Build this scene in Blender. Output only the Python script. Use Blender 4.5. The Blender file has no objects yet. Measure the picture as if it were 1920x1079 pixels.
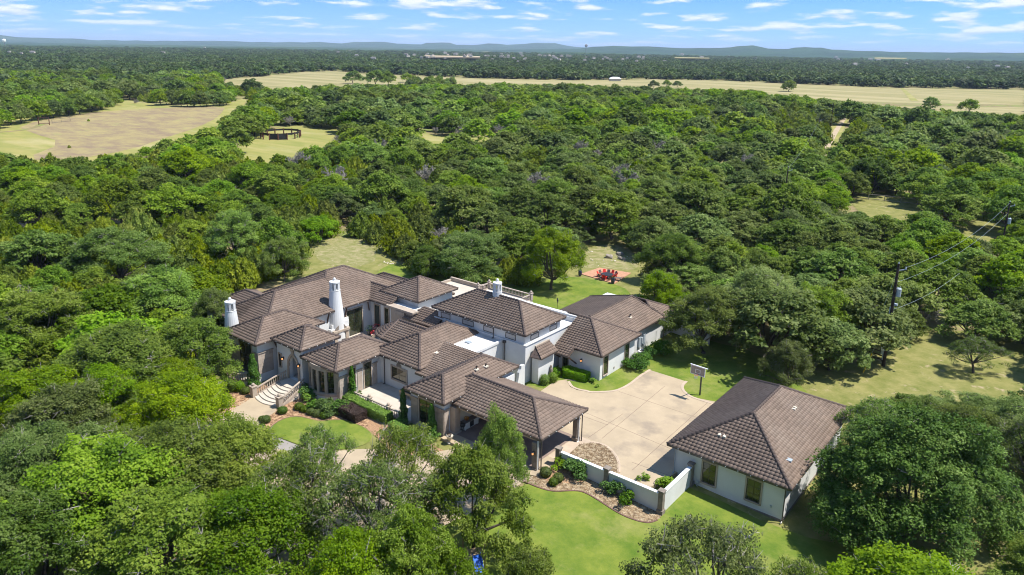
import bpy, bmesh, math, random
import numpy as np
from mathutils import Vector, Matrix
R=math.radians
random.seed(7); rng=np.random.default_rng(11)
scene=bpy.context.scene
col=scene.collection
# ------------------------------------------------------------------ camera
F,CX,CY=1385.1,960.0,447.0          # focal length and optical axis in pixels of the 1920 px wide photograph
PI_,RO,YA=.2525,.01574,-.67227
H=40.0
_f=np.array([math.sin(YA)*math.cos(PI_),math.cos(YA)*math.cos(PI_),-math.sin(PI_)])
_r=np.array([math.cos(YA),-math.sin(YA),0.]); _u=np.cross(_r,_f)
rr=math.cos(RO)*_r+math.sin(RO)*_u; uu=-math.sin(RO)*_r+math.cos(RO)*_u; ff=_f
C=np.array([0,0,H])
def ray(x,y): return ff+rr*((x-CX)/F)-uu*((y-CY)/F)
def at(x,y,z=0.):
    d=ray(x,y); return C+d*((z-H)/d[2])
def px(P):
    v=np.asarray(P,float)-C; d=v@ff; return CX+F*(v@rr)/d, CY-F*(v@uu)/d
cam=bpy.data.cameras.new('camera'); co=bpy.data.objects.new('camera',cam); col.objects.link(co)
co.matrix_world=Matrix(((rr[0],uu[0],-ff[0],0),(rr[1],uu[1],-ff[1],0),(rr[2],uu[2],-ff[2],H),(0,0,0,1)))
cam.sensor_width=36; cam.lens=36*F/1920; cam.shift_y=-(539.5-CY)/1920; cam.clip_start=1; cam.clip_end=90000
scene.camera=co
# ------------------------------------------------------------------ light
SUN=Vector((.46,.30,1.0)).normalized()
el=math.asin(SUN.z); az=math.atan2(SUN.x,SUN.y)
w=bpy.data.worlds.new('World'); scene.world=w; w.use_nodes=True
nt=w.node_tree; nt.nodes.clear()
def N(nt,t,**k):
    n=nt.nodes.new(t)
    for a,b in k.items(): setattr(n,a,b)
    return n
def L(nt,a,b): nt.links.new(a,b)
def Mth(nt,op,a,b=None,c=None):
    n=N(nt,'ShaderNodeMath',operation=op)
    for i,v in enumerate((a,b,c)):
        if v is None: continue
        if isinstance(v,(int,float)): n.inputs[i].default_value=v
        else: L(nt,v,n.inputs[i])
    return n.outputs[0]
def build_world():
    tc=N(nt,'ShaderNodeTexCoord'); sep=N(nt,'ShaderNodeSeparateXYZ'); L(nt,tc.outputs['Generated'],sep.inputs[0])
    x,y,z=sep.outputs
    zz=Mth(nt,'ADD',Mth(nt,'MULTIPLY',Mth(nt,'MAXIMUM',z,0.0),1.6),0.13)
    cmb=N(nt,'ShaderNodeCombineXYZ'); L(nt,x,cmb.inputs[0]); L(nt,y,cmb.inputs[1]); L(nt,zz,cmb.inputs[2])
    nrm=N(nt,'ShaderNodeVectorMath',operation='NORMALIZE'); L(nt,cmb.outputs[0],nrm.inputs[0])
    sky=N(nt,'ShaderNodeTexSky'); sky.sky_type='NISHITA'; sky.sun_disc=False
    sky.sun_elevation=el; sky.sun_rotation=az; sky.altitude=400; sky.air_density=1.0; sky.dust_density=0.5; sky.ozone_density=3.0
    L(nt,nrm.outputs[0],sky.inputs[0])
    # clouds in azimuth / log elevation: they shrink and flatten towards the horizon
    azm=Mth(nt,'ARCTAN2',y,x); ele=Mth(nt,'ARCSINE',z)
    lo=Mth(nt,'LOGARITHM',Mth(nt,'ADD',Mth(nt,'MAXIMUM',ele,0.0),0.035),2.718)
    def cl(dv):
        c=N(nt,'ShaderNodeCombineXYZ'); L(nt,Mth(nt,'MULTIPLY',azm,15.0),c.inputs[0]); L(nt,Mth(nt,'MULTIPLY',Mth(nt,'ADD',lo,dv),6.0),c.inputs[1])
        n=N(nt,'ShaderNodeTexNoise'); n.inputs['Scale'].default_value=1.0; n.inputs['Detail'].default_value=7; n.inputs['Roughness'].default_value=.52
        n.inputs['Distortion'].default_value=.0
        L(nt,c.outputs[0],n.inputs['Vector']); return n.outputs['Fac']
    a=cl(0.0); b=cl(0.05)
    c2=N(nt,'ShaderNodeCombineXYZ'); L(nt,Mth(nt,'MULTIPLY',azm,2.2),c2.inputs[0]); L(nt,Mth(nt,'MULTIPLY',lo,2.4),c2.inputs[1])
    big=N(nt,'ShaderNodeTexNoise'); big.inputs['Scale'].default_value=1.0; big.inputs['Detail'].default_value=2; L(nt,c2.outputs[0],big.inputs['Vector'])
    s=Mth(nt,'ADD',a,Mth(nt,'MULTIPLY',Mth(nt,'SUBTRACT',big.outputs['Fac'],.5),.3))
    mr=N(nt,'ShaderNodeMapRange'); mr.interpolation_type='SMOOTHSTEP'; L(nt,s,mr.inputs[0]); mr.inputs[1].default_value=.475; mr.inputs[2].default_value=.64
    fade=N(nt,'ShaderNodeMapRange'); L(nt,ele,fade.inputs[0]); fade.inputs[1].default_value=.0; fade.inputs[2].default_value=.03; fade.inputs[3].default_value=.45
    fad2=N(nt,'ShaderNodeMapRange'); L(nt,ele,fad2.inputs[0]); fad2.inputs[1].default_value=.5; fad2.inputs[2].default_value=1.2; fad2.inputs[3].default_value=1; fad2.inputs[4].default_value=0
    m=Mth(nt,'MULTIPLY',Mth(nt,'MULTIPLY',Mth(nt,'MULTIPLY',mr.outputs[0],fade.outputs[0]),fad2.outputs[0]),.88)
    sh=N(nt,'ShaderNodeMapRange'); L(nt,Mth(nt,'SUBTRACT',a,b),sh.inputs[0]); sh.inputs[1].default_value=-.05; sh.inputs[2].default_value=.07
    cc=N(nt,'ShaderNodeMix',data_type='RGBA'); L(nt,sh.outputs[0],cc.inputs['Factor'])
    cc.inputs['A'].default_value=(3.0,3.4,4.4,1); cc.inputs['B'].default_value=(4.4,4.5,4.9,1)
    # pale band on the horizon
    hz=N(nt,'ShaderNodeMapRange'); L(nt,ele,hz.inputs[0]); hz.inputs[1].default_value=-.01; hz.inputs[2].default_value=.075; hz.inputs[3].default_value=.7; hz.inputs[4].default_value=0
    tint=N(nt,'ShaderNodeMix',data_type='RGBA',blend_type='MULTIPLY'); tint.inputs['Factor'].default_value=1; L(nt,sky.outputs[0],tint.inputs['A']); tint.inputs['B'].default_value=(.38,.65,.82,1)
    hm=N(nt,'ShaderNodeMix',data_type='RGBA'); L(nt,hz.outputs[0],hm.inputs['Factor']); L(nt,tint.outputs['Result'],hm.inputs['A']); hm.inputs['B'].default_value=(2.1,3.1,4.0,1)
    fin=N(nt,'ShaderNodeMix',data_type='RGBA'); L(nt,m,fin.inputs['Factor']); L(nt,hm.outputs['Result'],fin.inputs['A']); L(nt,cc.outputs['Result'],fin.inputs['B'])
    bg=N(nt,'ShaderNodeBackground'); L(nt,fin.outputs['Result'],bg.inputs[0]); bg.inputs[1].default_value=.125
    out=N(nt,'ShaderNodeOutputWorld'); L(nt,bg.outputs[0],out.inputs[0])
build_world()
sl=bpy.data.lights.new('sun','SUN'); sl.energy=3.8; sl.angle=R(.5); sl.color=(1,.965,.90)
so=bpy.data.objects.new('sun',sl); col.objects.link(so); so.rotation_euler=SUN.to_track_quat('Z','Y').to_euler()
vs=scene.view_settings; vs.view_transform='Standard'; vs.look='None'; vs.gamma=1; vs.exposure=1.04; vs.use_curve_mapping=False
scene.cycles.max_bounces=6; scene.cycles.diffuse_bounces=3; scene.cycles.transparent_max_bounces=6; scene.cycles.use_denoising=True; scene.cycles.filter_width=1.05
# ------------------------------------------------------------------ materials
def mat(name,c,rough=.85,c2=None,scale=1.,detail=4,bump=0.,bscale=None,lo=.35,hi=.65,spec=.3,metal=0.,tint=None,obj=False,trans=0.,c3=None,s3=.1,l3=.45,h3=.6,stretch=None,island=0.,nr=.6):
    m=bpy.data.materials.new(name); m.use_nodes=True; t=m.node_tree; b=t.nodes['Principled BSDF']
    b.inputs['Roughness'].default_value=rough; b.inputs['Specular IOR Level'].default_value=spec; b.inputs['Metallic'].default_value=metal
    b.inputs['Base Color'].default_value=(*c,1)
    tc=N(t,'ShaderNodeTexCoord'); vec=tc.outputs['Object']
    if not obj:
        g=N(t,'ShaderNodeNewGeometry'); vec=g.outputs['Position']
    if stretch:
        mp=N(t,'ShaderNodeMapping'); mp.inputs['Scale'].default_value=stretch; mp.inputs['Rotation'].default_value=(0,0,.35); L(t,vec,mp.inputs[0]); vec=mp.outputs[0]
    outc=None
    if c2 is not None:
        n=N(t,'ShaderNodeTexNoise'); n.inputs['Scale'].default_value=scale; n.inputs['Detail'].default_value=detail; n.inputs['Roughness'].default_value=nr; L(t,vec,n.inputs['Vector'])
        mr=N(t,'ShaderNodeMapRange'); mr.inputs[1].default_value=lo; mr.inputs[2].default_value=hi; L(t,n.outputs['Fac'],mr.inputs[0])
        mx=N(t,'ShaderNodeMix',data_type='RGBA'); mx.inputs['A'].default_value=(*c,1); mx.inputs['B'].default_value=(*c2,1); L(t,mr.outputs[0],mx.inputs['Factor']); outc=mx.outputs['Result']
    if c3 is not None:
        n=N(t,'ShaderNodeTexNoise'); n.inputs['Scale'].default_value=s3; n.inputs['Detail'].default_value=5; n.inputs['Roughness'].default_value=nr; L(t,vec,n.inputs['Vector'])
        mr=N(t,'ShaderNodeMapRange'); mr.inputs[1].default_value=l3; mr.inputs[2].default_value=h3; L(t,n.outputs['Fac'],mr.inputs[0])
        mx=N(t,'ShaderNodeMix',data_type='RGBA'); L(t,outc,mx.inputs['A']); mx.inputs['B'].default_value=(*c3,1); L(t,mr.outputs[0],mx.inputs['Factor']); outc=mx.outputs['Result']
    def vary(fac,amt,prev):
        hv=N(t,'ShaderNodeHueSaturation'); L(t,Mth(t,'ADD',Mth(t,'MULTIPLY',fac,amt),1-amt/2),hv.inputs['Value'])
        if prev is not None: L(t,prev,hv.inputs['Color'])
        else: hv.inputs['Color'].default_value=(*c,1)
        return hv.outputs['Color']
    if tint:
        a=N(t,'ShaderNodeAttribute'); a.attribute_name='tint'; outc=vary(a.outputs['Fac'],tint,outc)
    if island:
        oi=N(t,'ShaderNodeObjectInfo'); outc=vary(oi.outputs['Random'],island,outc)
    if outc is not None: L(t,outc,b.inputs['Base Color'])
    if bump:
        n=N(t,'ShaderNodeTexNoise'); n.inputs['Scale'].default_value=bscale or scale*4; n.inputs['Detail'].default_value=5; L(t,vec,n.inputs['Vector'])
        bp=N(t,'ShaderNodeBump'); bp.inputs['Strength'].default_value=min(1,bump); bp.inputs['Distance'].default_value=.05; L(t,n.outputs['Fac'],bp.inputs['Height']); L(t,bp.outputs[0],b.inputs['Normal'])
    return m
def leafmat(name,cols,sat=1.0,trans=.28,patch=.5):
    """cols: dark, mid, light leaf colours picked by the per-leaf tone, drifting with a soft noise and from tree to tree"""
    m=bpy.data.materials.new(name); m.use_nodes=True; t=m.node_tree; t.nodes.clear()
    a=N(t,'ShaderNodeAttribute'); a.attribute_name='tint'
    oi=N(t,'ShaderNodeObjectInfo')
    rp=N(t,'ShaderNodeValToRGB'); cr=rp.color_ramp
    cr.elements[0].color=(*cols[0],1); cr.elements[1].color=(*cols[2],1); e=cr.elements.new(.5); e.color=(*cols[1],1)
    cr.elements[0].position=.05; cr.elements[-1].position=.95
    L(t,a.outputs['Fac'],rp.inputs[0])
    hv=N(t,'ShaderNodeHueSaturation'); L(t,rp.outputs[0],hv.inputs['Color'])
    L(t,Mth(t,'ADD',Mth(t,'MULTIPLY',oi.outputs['Random'],.030),.484),hv.inputs['Hue'])
    L(t,Mth(t,'ADD',Mth(t,'MULTIPLY',Mth(t,'FRACT',Mth(t,'MULTIPLY',oi.outputs['Random'],7.13)),patch),1-patch/2),hv.inputs['Value'])
    L(t,Mth(t,'ADD',Mth(t,'MULTIPLY',Mth(t,'FRACT',Mth(t,'MULTIPLY',oi.outputs['Random'],3.71)),.24),sat-.12),hv.inputs['Saturation'])
    p=N(t,'ShaderNodeBsdfPrincipled'); p.inputs['Roughness'].default_value=.62; p.inputs['Specular IOR Level'].default_value=.25; L(t,hv.outputs[0],p.inputs['Base Color'])
    tr=N(t,'ShaderNodeBsdfTranslucent'); L(t,hv.outputs[0],tr.inputs[0])
    mx=N(t,'ShaderNodeMixShader'); mx.inputs[0].default_value=trans; L(t,p.outputs[0],mx.inputs[1]); L(t,tr.outputs[0],mx.inputs[2])
    o=N(t,'ShaderNodeOutputMaterial'); L(t,mx.outputs[0],o.inputs[0])
    return m
M={}
M['tile']=mat('roof_tile',(.182,.130,.098),.75,(.138,.098,.074),.5,5,tint=.26,bump=.25,bscale=25,c3=(.21,.158,.123),s3=.25,l3=.5,h3=.75)
M['ridge']=mat('ridge_tile',(.125,.09,.074),.75,(.10,.073,.062),2,5,tint=.3)
M['stucco']=mat('white_stucco',(.655,.65,.635),.9,(.57,.565,.55),.35,6,bump=.15,bscale=14,spec=.15)
M['deadwood']=mat('silvered_deadwood',(.30,.275,.235),.95,(.19,.175,.15),3,4,obj=True)
M['stone']=mat('travertine',(.43,.355,.29),.85,(.34,.28,.23),1.3,6,island=.22,bump=.2,bscale=12)
M['stonedk']=mat('cast_stone_weathered',(.26,.215,.175),.9,(.17,.145,.12),2.2,6,bump=.3,bscale=14)
M['trimstone']=mat('cast_stone',(.42,.345,.27),.85,(.32,.26,.205),1.8,6,bump=.2,bscale=16)
M['deckstone']=mat('pale_deck',(.50,.44,.365),.85,(.42,.365,.295),.8,5,bump=.1)
M['flatroof']=mat('white_roof_membrane',(.60,.575,.545),.7,(.50,.465,.43),.5,6)
M['dark']=mat('dark_bronze',(.035,.027,.024),.4,(.05,.038,.03),3,3,spec=.5)
M['gutter']=mat('gutter_metal',(.055,.043,.04),.35,(.08,.065,.06),4,3,spec=.5)
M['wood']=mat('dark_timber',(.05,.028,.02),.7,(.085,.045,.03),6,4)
M['glass']=mat('window_glass',(.012,.016,.012),.04,(.045,.05,.022),.7,3,spec=.9)
M['screen']=mat('window_blind',(.50,.47,.44),.5,(.44,.41,.39),3,3)
M['concrete']=mat('driveway_concrete',(.41,.322,.215),.9,(.34,.268,.18),.35,7,bump=.1,c3=(.27,.215,.155),s3=.26,l3=.52,h3=.68)
M['concretebk']=mat('border_concrete',(.46,.36,.265),.9,(.37,.29,.215),.9,6)
M['concgrey']=mat('grey_concrete',(.30,.27,.235),.9,(.24,.215,.19),.6,6)
M['joint']=mat('joint',(.23,.165,.115),.95,(.17,.12,.09),2,3)
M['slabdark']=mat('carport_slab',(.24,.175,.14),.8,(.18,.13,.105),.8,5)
M['mulch']=mat('wood_mulch',(.40,.235,.13),.95,(.20,.115,.065),7,8,bump=.8,bscale=14,lo=.4,hi=.6,c3=(.50,.34,.20),s3=9,l3=.55,h3=.7)
M['gravel']=mat('river_gravel',(.30,.21,.12),.9,(.13,.085,.045),3.2,9,bump=.9,bscale=9,lo=.44,hi=.56,c3=(.46,.37,.26),s3=4.5,l3=.56,h3=.64)
M['edging']=mat('brick_edging',(.12,.065,.05),.9,(.16,.09,.07),5,3)
M['lawn']=mat('lawn_grass',(.072,.130,.016),.95,(.180,.212,.034),.38,10,bump=.5,bscale=16,lo=.32,hi=.66,c3=(.27,.25,.085),s3=.16,l3=.50,h3=.80,spec=.1,nr=.74)
M['lawn2']=mat('worn_lawn',(.135,.148,.036),.95,(.25,.225,.082),.45,10,bump=.5,bscale=12,lo=.35,hi=.65,c3=(.34,.27,.16),s3=.5,l3=.58,h3=.68,spec=.1,nr=.72)
M['dry']=mat('dry_grass',(.29,.255,.085),.95,(.20,.21,.055),.05,8,bump=.3,bscale=4,c3=(.35,.30,.14),s3=.02,l3=.5,h3=.7,spec=.1,stretch=(1,3,1))
M['tan']=mat('bare_meadow',(.21,.155,.10),.95,(.30,.245,.11),.05,10,lo=.4,hi=.6,c3=(.27,.28,.10),s3=.06,l3=.58,h3=.72,spec=.1,stretch=(1,2,1),nr=.75)
M['hay']=mat('mown_hay',(.29,.245,.115),.95,(.20,.19,.075),.018,9,lo=.38,hi=.66,spec=.1,c3=(.34,.285,.15),s3=.008,l3=.45,h3=.65,stretch=(.6,4,1))
M['litter']=mat('leaf_litter',(.27,.195,.115),.95,(.15,.15,.05),.35,8,bump=.4,bscale=8,c3=(.20,.23,.065),s3=.09,l3=.48,h3=.6,spec=.1)
M['dirt']=mat('dirt_track',(.42,.31,.22),.95,(.33,.27,.16),.4,6)
M['brick']=mat('patio_paving',(.46,.25,.15),.9,(.37,.19,.115),2.5,4,bump=.2)
M['bark']=mat('oak_bark',(.13,.105,.085),.95,(.055,.045,.038),5,6,obj=True,bump=.6,bscale=14)
M['twig']=mat('grey_twigs',(.34,.31,.275),.95,(.17,.15,.13),3,4,obj=True,island=.3)
M['red']=mat('red_chair',(.62,.028,.018),.5,(.55,.02,.014),3,2)
M['grey']=mat('grey_chair',(.13,.115,.105),.6,(.10,.09,.08),4,3)
M['iron']=mat('black_iron',(.02,.02,.022),.35,(.03,.03,.032),5,3,spec=.6)
M['bluepot']=mat('blue_glaze',(.015,.02,.10),.15,(.02,.015,.05),3,3,spec=.7)
M['terracotta']=mat('terracotta',(.35,.14,.07),.8,(.28,.11,.06),4,3)
M['creamstone']=mat('cream_stone',(.62,.55,.44),.8,(.48,.42,.33),4,5)
M['white']=mat('white_paint',(.80,.80,.79),.5,(.74,.74,.73),3,3)
M['blue']=mat('blue_slide',(.02,.12,.55),.3,(.02,.10,.45),2,3,spec=.5)
M['galv']=mat('galvanised',(.42,.47,.50),.45,(.33,.37,.40),4,3,metal=.2)
M['yellow']=mat('yellow_guard',(.75,.47,.02),.5,(.70,.42,.02),3,2)
M['orange']=mat('orange_rim',(.75,.14,.03),.5,(.7,.12,.03),3,2)
M['board']=mat('backboard',(.28,.25,.20),.3,(.24,.21,.17),2,2,spec=.6)
M['pole']=mat('creosote_pole',(.025,.019,.016),.9,(.06,.04,.03),3,5,obj=True)
M['rock']=mat('limestone',(.34,.29,.235),.95,(.22,.19,.16),1.2,6,bump=.7,bscale=4)
M['redroof']=mat('red_roof',(.60,.10,.07),.6,(.50,.09,.07),.3,3)
M['greyroof']=mat('grey_roof',(.22,.20,.19),.8,(.17,.155,.15),.1,3,island=.4)
M['farwall']=mat('far_wall',(.55,.48,.40),.9,(.45,.40,.34),.1,3,island=.5)
M['black']=mat('black_screen',(.012,.012,.015),.6,(.022,.02,.024),1.5,4)
M['rust']=mat('rusted_post',(.13,.055,.035),.9,(.08,.04,.03),2,4)
M['palewood']=mat('pale_timber',(.42,.31,.19),.8,(.34,.25,.15),4,4)
M['amber']=mat('lantern_glass',(.5,.25,.1),.3)
_b=M['amber'].node_tree.nodes['Principled BSDF']; _b.inputs['Emission Color'].default_value=(1,.42,.14,1); _b.inputs['Emission Strength'].default_value=.9
M['farwood']=mat('far_woodland',(.040,.075,.025),.95,(.018,.040,.015),.006,8,lo=.42,hi=.60,c3=(.06,.10,.03),s3=.0022,l3=.5,h3=.68,bump=1,bscale=.03,spec=.05)
M['hill']=mat('wooded_hill',(.035,.072,.036),.95,(.02,.042,.024),.002,9,lo=.42,hi=.6,c3=(.06,.09,.04),s3=.0009,l3=.55,h3=.7,spec=.05)
LG=[('oak_grey',leafmat('oak_leaves',((.078,.125,.018),(.160,.230,.044),(.290,.350,.105)),1.06,trans=.50,patch=.62)),
    ('oak_green',leafmat('elm_leaves',((.080,.145,.009),(.180,.280,.017),(.290,.375,.042)),1.02,trans=.52,patch=.6)),
    ('juniper',leafmat('juniper_sprays',((.080,.122,.008),(.170,.230,.011),(.280,.335,.026)),1.0,trans=.46,patch=.55)),
    ('dark',leafmat('dark_oak_leaves',((.045,.090,.014),(.105,.175,.030),(.230,.310,.085)),1.0,trans=.36,patch=.1)),
    ('far',leafmat('far_leaves_shaded',((.026,.048,.010),(.070,.112,.024),(.145,.195,.048)),1.0,trans=.3,patch=.7)),  # leaf colours darkened: shadow between far crowns is put into the colour
    ('hedge',leafmat('clipped_foliage',((.07,.14,.008),(.16,.29,.014),(.27,.42,.025)),1.0,patch=.1)),
    ('shrub',leafmat('shrub_leaves',((.022,.060,.009),(.065,.145,.016),(.13,.23,.028)),1.0,patch=.2)),
    ('box',leafmat('boxwood_leaves',((.05,.085,.010),(.10,.150,.014),(.17,.215,.026)),1.0,patch=.15)),
    ('plum',leafmat('plum_leaves',((.030,.018,.012),(.065,.042,.030),(.12,.085,.06)),1.0,patch=.1)),
    ('dead',M['twig'])]
ML=dict(LG)
# ------------------------------------------------------------------ object helpers
def setp(o,label=None,cat=None,group=None,kind=None):
    if label: o['label']=label
    if cat: o['category']=cat
    if group: o['group']=group
    if kind: o['kind']=kind
    return o
def empty(name,loc=(0,0,0),rz=0,label=None,cat=None,group=None):
    o=bpy.data.objects.new(name,None); col.objects.link(o); o.location=loc; o.rotation_euler=(0,0,rz); o.empty_display_size=.3
    return setp(o,label,cat,group)
def link(name,me,parent=None,loc=None,rz=None,scale=None):
    o=bpy.data.objects.new(name,me); col.objects.link(o)
    if parent is not None: o.parent=parent
    if loc is not None: o.location=loc
    if rz is not None: o.rotation_euler=(0,0,rz)
    if scale is not None: o.scale=scale
    return o
class MB:
    """collects simple solids into one mesh"""
    def __init__(s): s.v=[]; s.f=[]; s.m=[]; s.mats=[]; s.cur=0
    def use(s,m):
        if m not in s.mats: s.mats.append(m)
        s.cur=s.mats.index(m); return s
    def add(s,vs,fs):
        n=len(s.v); s.v+= [tuple(map(float,p)) for p in vs]; s.f+=[tuple(i+n for i in f) for f in fs]; s.m+=[s.cur]*len(fs); return s
    def box(s,a,b):
        x0,y0,z0=a;x1,y1,z1=b
        return s.add([(x0,y0,z0),(x1,y0,z0),(x1,y1,z0),(x0,y1,z0),(x0,y0,z1),(x1,y0,z1),(x1,y1,z1),(x0,y1,z1)],
            [(0,3,2,1),(4,5,6,7),(0,1,5,4),(1,2,6,5),(2,3,7,6),(3,0,4,7)])
    def cbox(s,c,d): return s.box([c[i]-d[i]/2 for i in range(3)],[c[i]+d[i]/2 for i in range(3)])
    def bar(s,a,b,w,h=None,up=(0,0,1)):
        h=h or w; a=Vector(a);b=Vector(b);d=(b-a).normalized(); u=Vector(up)
        if abs(d.dot(u))>.98: u=Vector((1,0,0))
        sx=d.cross(u).normalized()*w/2; sy=sx.cross(d).normalized()*h/2
        vs=[a-sx-sy,a+sx-sy,a+sx+sy,a-sx+sy,b-sx-sy,b+sx-sy,b+sx+sy,b-sx+sy]
        return s.add(vs,[(0,3,2,1),(4,5,6,7),(0,1,5,4),(1,2,6,5),(2,3,7,6),(3,0,4,7)])
    def tube(s,pts,rad,n=8,cap=True):
        pts=[Vector(p) for p in pts]; rad=[rad]*len(pts) if isinstance(rad,(int,float)) else rad
        vs=[];fs=[]
        for i,p in enumerate(pts):
            d=(pts[min(i+1,len(pts)-1)]-pts[max(i-1,0)]).normalized(); u=Vector((0,0,1)) if abs(d.z)<.95 else Vector((1,0,0))
            sx=d.cross(u).normalized(); sy=sx.cross(d)
            for k in range(n):
                t=2*math.pi*k/n; vs.append(p+(sx*math.cos(t)+sy*math.sin(t))*rad[i])
        for i in range(len(pts)-1):
            for k in range(n):
                fs.append((i*n+k,i*n+(k+1)%n,(i+1)*n+(k+1)%n,(i+1)*n+k))
        if cap: fs.append(tuple(range(n-1,-1,-1))); fs.append(tuple((len(pts)-1)*n+k for k in range(n)))
        return s.add(vs,fs)
    def lathe(s,prof,c=(0,0,0),n=14,sq=1.0):
        vs=[];fs=[]
        for r,z in prof:
            for k in range(n):
                t=2*math.pi*k/n; vs.append((c[0]+r*math.cos(t),c[1]+r*math.sin(t)*sq,c[2]+z))
        m=len(prof)
        for i in range(m-1):
            for k in range(n): fs.append((i*n+k,i*n+(k+1)%n,(i+1)*n+(k+1)%n,(i+1)*n+k))
        fs.append(tuple(range(n-1,-1,-1))); fs.append(tuple((m-1)*n+k for k in range(n)))
        return s.add(vs,fs)
    def prism(s,poly,z0,z1):
        n=len(poly); zz0=z0 if hasattr(z0,'__len__') else [z0]*n; zz1=z1 if hasattr(z1,'__len__') else [z1]*n
        ar=sum(poly[i][0]*poly[(i+1)%n][1]-poly[(i+1)%n][0]*poly[i][1] for i in range(n))
        if ar<0: poly=poly[::-1]; zz0=zz0[::-1]; zz1=zz1[::-1]
        vs=[(p[0],p[1],zz0[i]) for i,p in enumerate(poly)]+[(p[0],p[1],zz1[i]) for i,p in enumerate(poly)]
        fs=[tuple(range(n-1,-1,-1)),tuple(range(n,2*n))]+[(i,(i+1)%n,n+(i+1)%n,n+i) for i in range(n)]
        return s.add(vs,fs)
    def mesh(s,name,m=None,smooth=False):
        me=bpy.data.meshes.new(name); me.from_pydata(s.v,[],s.f)
        if m is not None and not s.mats: me.materials.append(m)
        for q in s.mats: me.materials.append(q)
        if s.mats: me.polygons.foreach_set('material_index',s.m)
        if smooth: me.polygons.foreach_set('use_smooth',[True]*len(me.polygons))
        me.update(); return me
    def obj(s,name,m=None,parent=None,smooth=False,**k):
        o=link(name,s.mesh(name,m,smooth),parent); setp(o,**k); return o
def copy_thing(root,loc=None,rz=None,label=None,scale=None):
    r=root.copy(); col.objects.link(r)
    if loc is not None: r.location=loc
    if rz is not None: r.rotation_euler=(0,0,rz)
    if scale is not None: r.scale=(scale,)*3
    if label: r['label']=label
    for ch in root.children:
        c=ch.copy(); col.objects.link(c); c.parent=r
        for g in ch.children:
            d=g.copy(); col.objects.link(d); d.parent=c
    return r
# ------------------------------------------------------------------ terrain
def sm(a,b,x):
    t=min(1,max(0,(x-a)/(b-a))); return t*t*(3-2*t)
def gz(x,y):
    """lawn level round the house: it falls a little below the court to the front and the right"""
    if y>140 or x<-130: return 0.
    q=sm(-28,-14,x)
    a=-.042*(max(0,min(x,-12)+37))*(1-sm(59+11*q,64+36*q,y))
    b=-.34*(1-sm(49,53,y))*(1-sm(-40,-36,x))
    return a+b
def sheet(name,poly,m,off,parent=None,kind='structure',edge=0,follow=True,z=None,hole=None):
    """a thin ground sheet with the given outline that follows the terrain"""
    bm=bmesh.new(); vs=[bm.verts.new((p[0],p[1],0)) for p in poly]; f=bm.faces.new(vs)
    if f.normal.z<0: f.normal_flip()
    f.normal_update()
    if f.normal.z<0: bmesh.ops.reverse_faces(bm,faces=[f])
    xs=[p[0] for p in poly]; ys=[p[1] for p in poly]
    if follow:
        def cuts(a,b,n,stp,ax):
            k=math.ceil(a/stp)*stp
            while k<b:
                pc=[0,0,0]; no=[0,0,0]; pc[ax]=k; no[ax]=1
                bmesh.ops.bisect_plane(bm,geom=bm.verts[:]+bm.edges[:]+bm.faces[:],plane_co=pc,plane_no=no); k+=stp
        cuts(max(min(xs),-132),min(max(xs),10),0,3.0,0); cuts(max(min(ys),20),min(max(ys),140),0,2.0,1)
    bmesh.ops.triangulate(bm,faces=bm.faces[:])
    for v in bm.verts: v.co.z=(gz(v.co.x,v.co.y) if follow else (z or 0))+off
    me=bpy.data.meshes.new(name); bm.to_mesh(me); bm.free(); me.materials.append(m)
    o=link(name,me,parent); setp(o,kind=kind); return o
def W(*pts,z=0.): return [tuple(at(a,b,z)[:2]) for a,b in pts]
def smooth(poly,it=2):
    for _ in range(it):
        q=[]
        for i in range(len(poly)):
            a=poly[i];b=poly[(i+1)%len(poly)]
            q+=[(a[0]*.75+b[0]*.25,a[1]*.75+b[1]*.25),(a[0]*.25+b[0]*.75,a[1]*.25+b[1]*.75)]
        poly=q
    return poly
# ================================================================== GROUND
def build_ground():
    bm=bmesh.new(); xs=[-60000,-8000,-1500,-400,-180]+list(np.arange(-134,14,2.))+[60,400,1500,8000,60000]
    ys=[-8000,-1000,-100]+list(np.arange(16,144,2.))+[220,500,1200,4000,14000,60000]
    g=[[bm.verts.new((x,y,gz(x,y)-.03)) for y in ys] for x in xs]
    for i in range(len(xs)-1):
        for j in range(len(ys)-1): bm.faces.new((g[i][j],g[i+1][j],g[i+1][j+1],g[i][j+1]))
    me=bpy.data.meshes.new('ground'); bm.to_mesh(me); bm.free(); me.materials.append(M['litter']); setp(link('ground',me),kind='structure')
build_ground()
# far and middle clearings (outlines read as ground points)
sheet('meadow',smooth(W((-260,262),(0,226),(60,214),(130,208),(215,200),(222,188),(330,190),(430,196),(470,178),(452,205),(425,232),(352,262),(300,290),(190,305),(140,320),(60,318),(-120,330),(-300,320)),1),M['dry'],.02,follow=False)
sheet('bare_ground',smooth(W((30,236),(150,212),(300,203),(425,198),(410,220),(370,240),(300,262),(250,280),(140,300),(40,300),(120,268),(60,250)),1),M['tan'],.05,follow=False)
sheet('clearing_grass',smooth(W((440,300),(455,262),(520,238),(590,234),(660,240),(665,268),(610,282),(560,292),(500,310)),1),M['dry'],.02,follow=False)
sheet('meadow',smooth(W((735,262),(745,242),(800,250),(862,262),(925,240),(962,236),(955,262),(900,285),(800,282)),1),M['dry'],.02,follow=False)
FIELD=W((395,172),(408,150),(480,144.5),(560,136),(640,134),(700,139),(900,147.5),(1100,151),(1230,149),(1350,152),(1500,158),(1640,164),(1800,168),(2100,172),(2400,200),(2150,232),(1920,232),(1800,228),(1700,222),(1610,212),(1500,196),(1400,186),(1280,181),(1080,176),(850,176),(640,180),(560,184),(430,186))
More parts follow.
